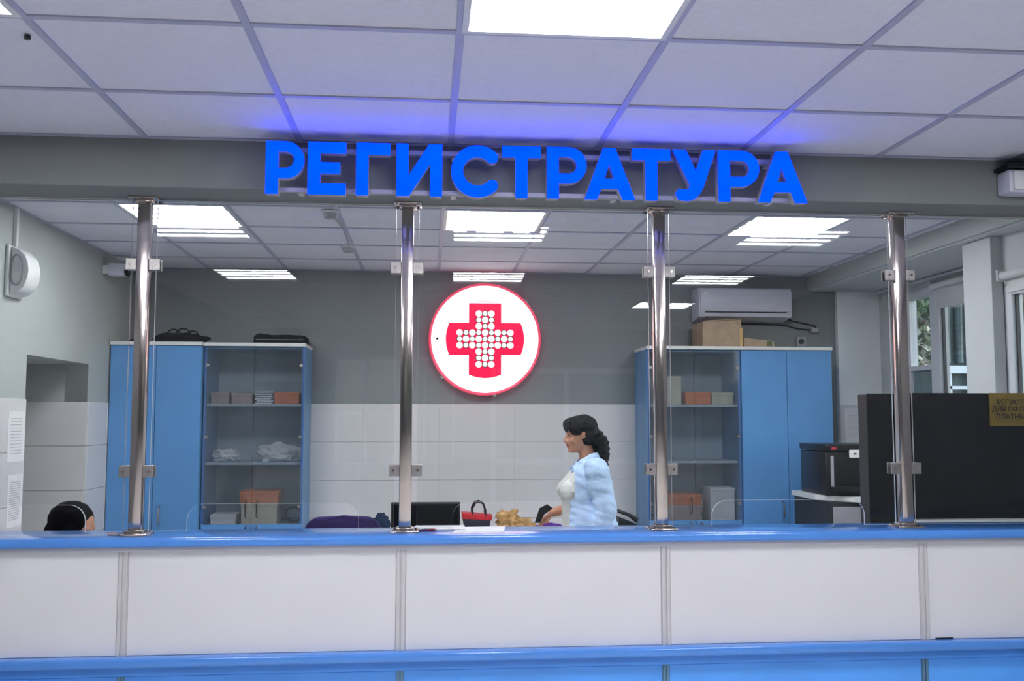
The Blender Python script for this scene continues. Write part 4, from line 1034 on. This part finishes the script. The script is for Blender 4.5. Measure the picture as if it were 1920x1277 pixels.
for sy in (-1, 1): 
    c = HM @ Vector((-.082, sy*.030, .113)); mb.blob((c.x+WL[0], c.y+WL[1], c.z), (.006, .011, .005), 2)
ob('eyes', mb, M['blackp'], wp, smooth=True)
mb = MB()
for sy in (-1, 1):
    pts = [HM @ Vector((x, sy*y, z))+Vector(WL) for x, y, z in ((-.093, .012, .131), (-.091, .030, .138), (-.078, .048, .132))]; mb.tube(pts, [.003, .0035, .002], 6)
ob('eyebrows', mb, M['hair'], wp, smooth=True)
# open shirt made from the upper body surface, standing off it
bm = bmesh.new(); bm.from_mesh(body2); bm.normal_update()
kill = []
for f_ in bm.faces:
    c = f_.calc_center_median(); keep = False
    arm_n = c.y < -.165 or (c.y < -.12 and c.x > -.02 and c.z > 1.2); arm_f = c.y > .165
    if .83 < c.z < 1.345 and abs(c.y) < .165: keep = c.x > -.088+.10*max(0, c.z-1.2) or (c.z < 1.10 and c.y < -.12)
    if arm_n and .875 < c.z < 1.345: keep = True
    if arm_f and c.z > .99 and c.x > -.07 and c.z < 1.345: keep = True
    if c.z > 1.31 and abs(c.y) < .045 and c.x < .0: keep = False
    if not keep: kill.append(f_)
bmesh.ops.delete(bm, geom=kill, context='FACES')
bm.normal_update()
for v in bm.verts:
    c = v.co.copy(); n = v.normal
    torso = abs(c.y) < .17
    d = .010+(.20*max(0, 1.22-c.z)*.35 if torso else .010+.03*max(0, 1.10-c.z))
    d += .008*noise.noise(c*14)+.009*noise.noise(Vector((c.x*16+c.z*22, c.y*16, c.z*26)))
    v.co = c+n*d
for _ in range(2): bmesh.ops.smooth_vert(bm, verts=bm.verts[:], factor=.5, use_axis_x=True, use_axis_y=True, use_axis_z=True)
me = bpy.data.meshes.new('shirt'); bm.to_mesh(me); bm.free(); to_world(me, WL, WR)
sh = emit_obj('shirt', me, [M['shirt']], wp, (WL[0], WL[1], .85))
md = sh.modifiers.new('thick', 'SOLIDIFY'); md.thickness = .004; md.offset = 1
# collar
mb = MB()
for sy in (-1, 1):
    pts = [Vector((.085, 0, 1.372)), Vector((.065, sy*.05, 1.378)), Vector((.01, sy*.075, 1.365)), Vector((-.055, sy*.060, 1.315)), Vector((-.10, sy*.045, 1.265))]
    up = [p+Vector(WL) for p in pts]; lo = [p+Vector(WL)+Vector((.004, sy*.022, -.034)) for p in pts]
    A = [mb.bm.verts.new(p) for p in up]; B = [mb.bm.verts.new(p) for p in lo]
    for i in range(4): mb.bm.faces.new((A[i], A[i+1], B[i+1], B[i]))
cl = ob('collar', mb, M['shirt'], wp, smooth=True)
md = cl.modifiers.new('thick', 'SOLIDIFY'); md.thickness = .006
# hair
mb = MB()
def hb(c, r, nz=.12): 
    q = HM @ Vector(c); mb.blob((q.x+WL[0], q.y+WL[1], q.z), r, 3, nz, 3)
hb((.012, 0, .150), (.100, .083, .085)); hb((-.045, 0, .175), (.062, .072, .048)); hb((.050, 0, .105), (.070, .078, .075)); hb((-.085, .0, .165), (.022, .055, .030), .2)
for sy in (-1, 1): hb((-.035, sy*.062, .140), (.045, .020, .035)); hb((.035, sy*.060, .085), (.045, .024, .05))
tail = [((1.085, 1.475), .052), ((1.108, 1.44), .056), ((1.118, 1.40), .052), ((1.122, 1.365), .046), ((1.130, 1.33), .034), ((1.140, 1.30), .024), ((1.146, 1.275), .012)]
tail = [((x-.022, z), r) for (x, z), r in tail]
for (x, z), r in tail: mb.blob((x, 6.0-.02, z), (r, r*1.1, r), 3, .35, 4)
for k in range(26):
    (x, z), r = random.choice(tail[:5]); an = random.uniform(0, 6.28)
    mb.blob((x+r*.8*math.cos(an), 5.98+r*.5*math.sin(an*3), z+r*.8*math.sin(an)), random.uniform(.010, .018), 2)
hm = remesh(mb, .006)
for v in hm.vertices: v.co += Vector((1, 1, 0))*.004*noise.noise(v.co*60)
emit_obj('hair', hm, [M['hair']], wp, (1.05, 6.0, 1.28))
# dark item held in her far hand
mb = MB().prism([(-.315, .93), (-.285, 1.02), (-.235, 1.045), (-.20, 1.02), (-.26, .985), (-.28, .93)], .075, .105, bev=.004)
for v in mb.bm.verts: v.co += Vector(WL)
tag(ob('glasses_case', mb, M['bagblack'], smooth=True), 'small dark case held in the hand of the standing woman', 'case')

# ---- seated person (facing away to the right, only the head shows over the counter)
J2 = [('pelvis', (.02, 0, .50), (.15, .17), None), ('waist', (.0, 0, .63), (.13, .15), 'pelvis'), ('chest', (-.05, 0, .77), (.13, .16), 'waist'), ('upper', (-.06, 0, .87), (.10, .13), 'chest'),
      ('neck', (-.08, 0, .925), .055, 'upper'), ('nape', (-.10, 0, .99), .05, 'neck'),
      ('shl', (-.05, -.17, .86), .060, 'upper'), ('ell', (-.08, -.23, .66), .045, 'shl'), ('wrl', (-.27, -.15, .60), .029, 'ell'),
      ('shr', (-.05, .17, .86), .060, 'upper'), ('elr', (-.08, .23, .66), .045, 'shr'), ('wrr', (-.27, .15, .60), .029, 'elr'),
      ('hl', (-.04, -.09, .52), .085, 'pelvis'), ('kl', (-.42, -.11, .50), .062, 'hl'), ('al', (-.42, -.11, .09), .042, 'kl'), ('tl', (-.55, -.12, .035), .035, 'al'),
      ('hr', (-.04, .09, .52), .085, 'pelvis'), ('kr', (-.42, .11, .50), .062, 'hr'), ('ar', (-.42, .11, .09), .042, 'kr'), ('tr', (-.55, .12, .035), .035, 'ar')]
SL = (-1.885, 5.02, 0); SR = PI-math.radians(6)
hands = [((-.27, -.15, .60), (-1, .1, -.15), 1, .4, (0, 0, -1)), ((-.27, .15, .60), (-1, -.1, -.15), -1, .4, (0, 0, -1))]
body, HM = person('s', SL, SR, J2, hands, (-.115, 0, .935), -.22, None, None, None, .009)
HMi = HM.inverted(); Wm = Matrix.Translation(SL) @ Matrix.Rotation(SR, 4, 'Z'); Wi = Wm.inverted()
to_world(body, SL, SR)
sp = thing('person', (SL[0], SL[1], 0), 'seated dark-haired person, only the head visible above the counter at left', 'person')
for p in body.polygons:
    c = Wi @ p.center; h = HMi @ c
    p.material_index = 0 if (c.z > .93 or c.x < -.29 and c.z > .70) else (2 if c.z < .56 else 1)
emit_obj('body', body, [M['skin'], M['grey_top'], M['trousers']], sp, (SL[0], SL[1], 0))
mb = MB()
def hb2(c, r, nz=.08):
    q = Wm @ HM @ Vector(c); mb.blob(tuple(q), r, 3, nz, 3)
hb2((.030, 0, .150), (.108, .108, .093)); hb2((.035, 0, .08), (.105, .105, .10)); hb2((.04, 0, .02), (.085, .09, .08)); hb2((.01, 0, .185), (.075, .078, .035))
for sy in (-1, 1): hb2((-.01, sy*.07, .09), (.045, .045, .07))
hm = remesh(mb, .007); emit_obj('hair', hm, [M['black_hair']], sp, (SL[0], SL[1], 1.0))
chair(SL[0]-.02, SL[1]-.02, -PI/2-math.radians(6), 'low black office chair under the seated person', M['bagblack'], .72, .42, dz=-.15)
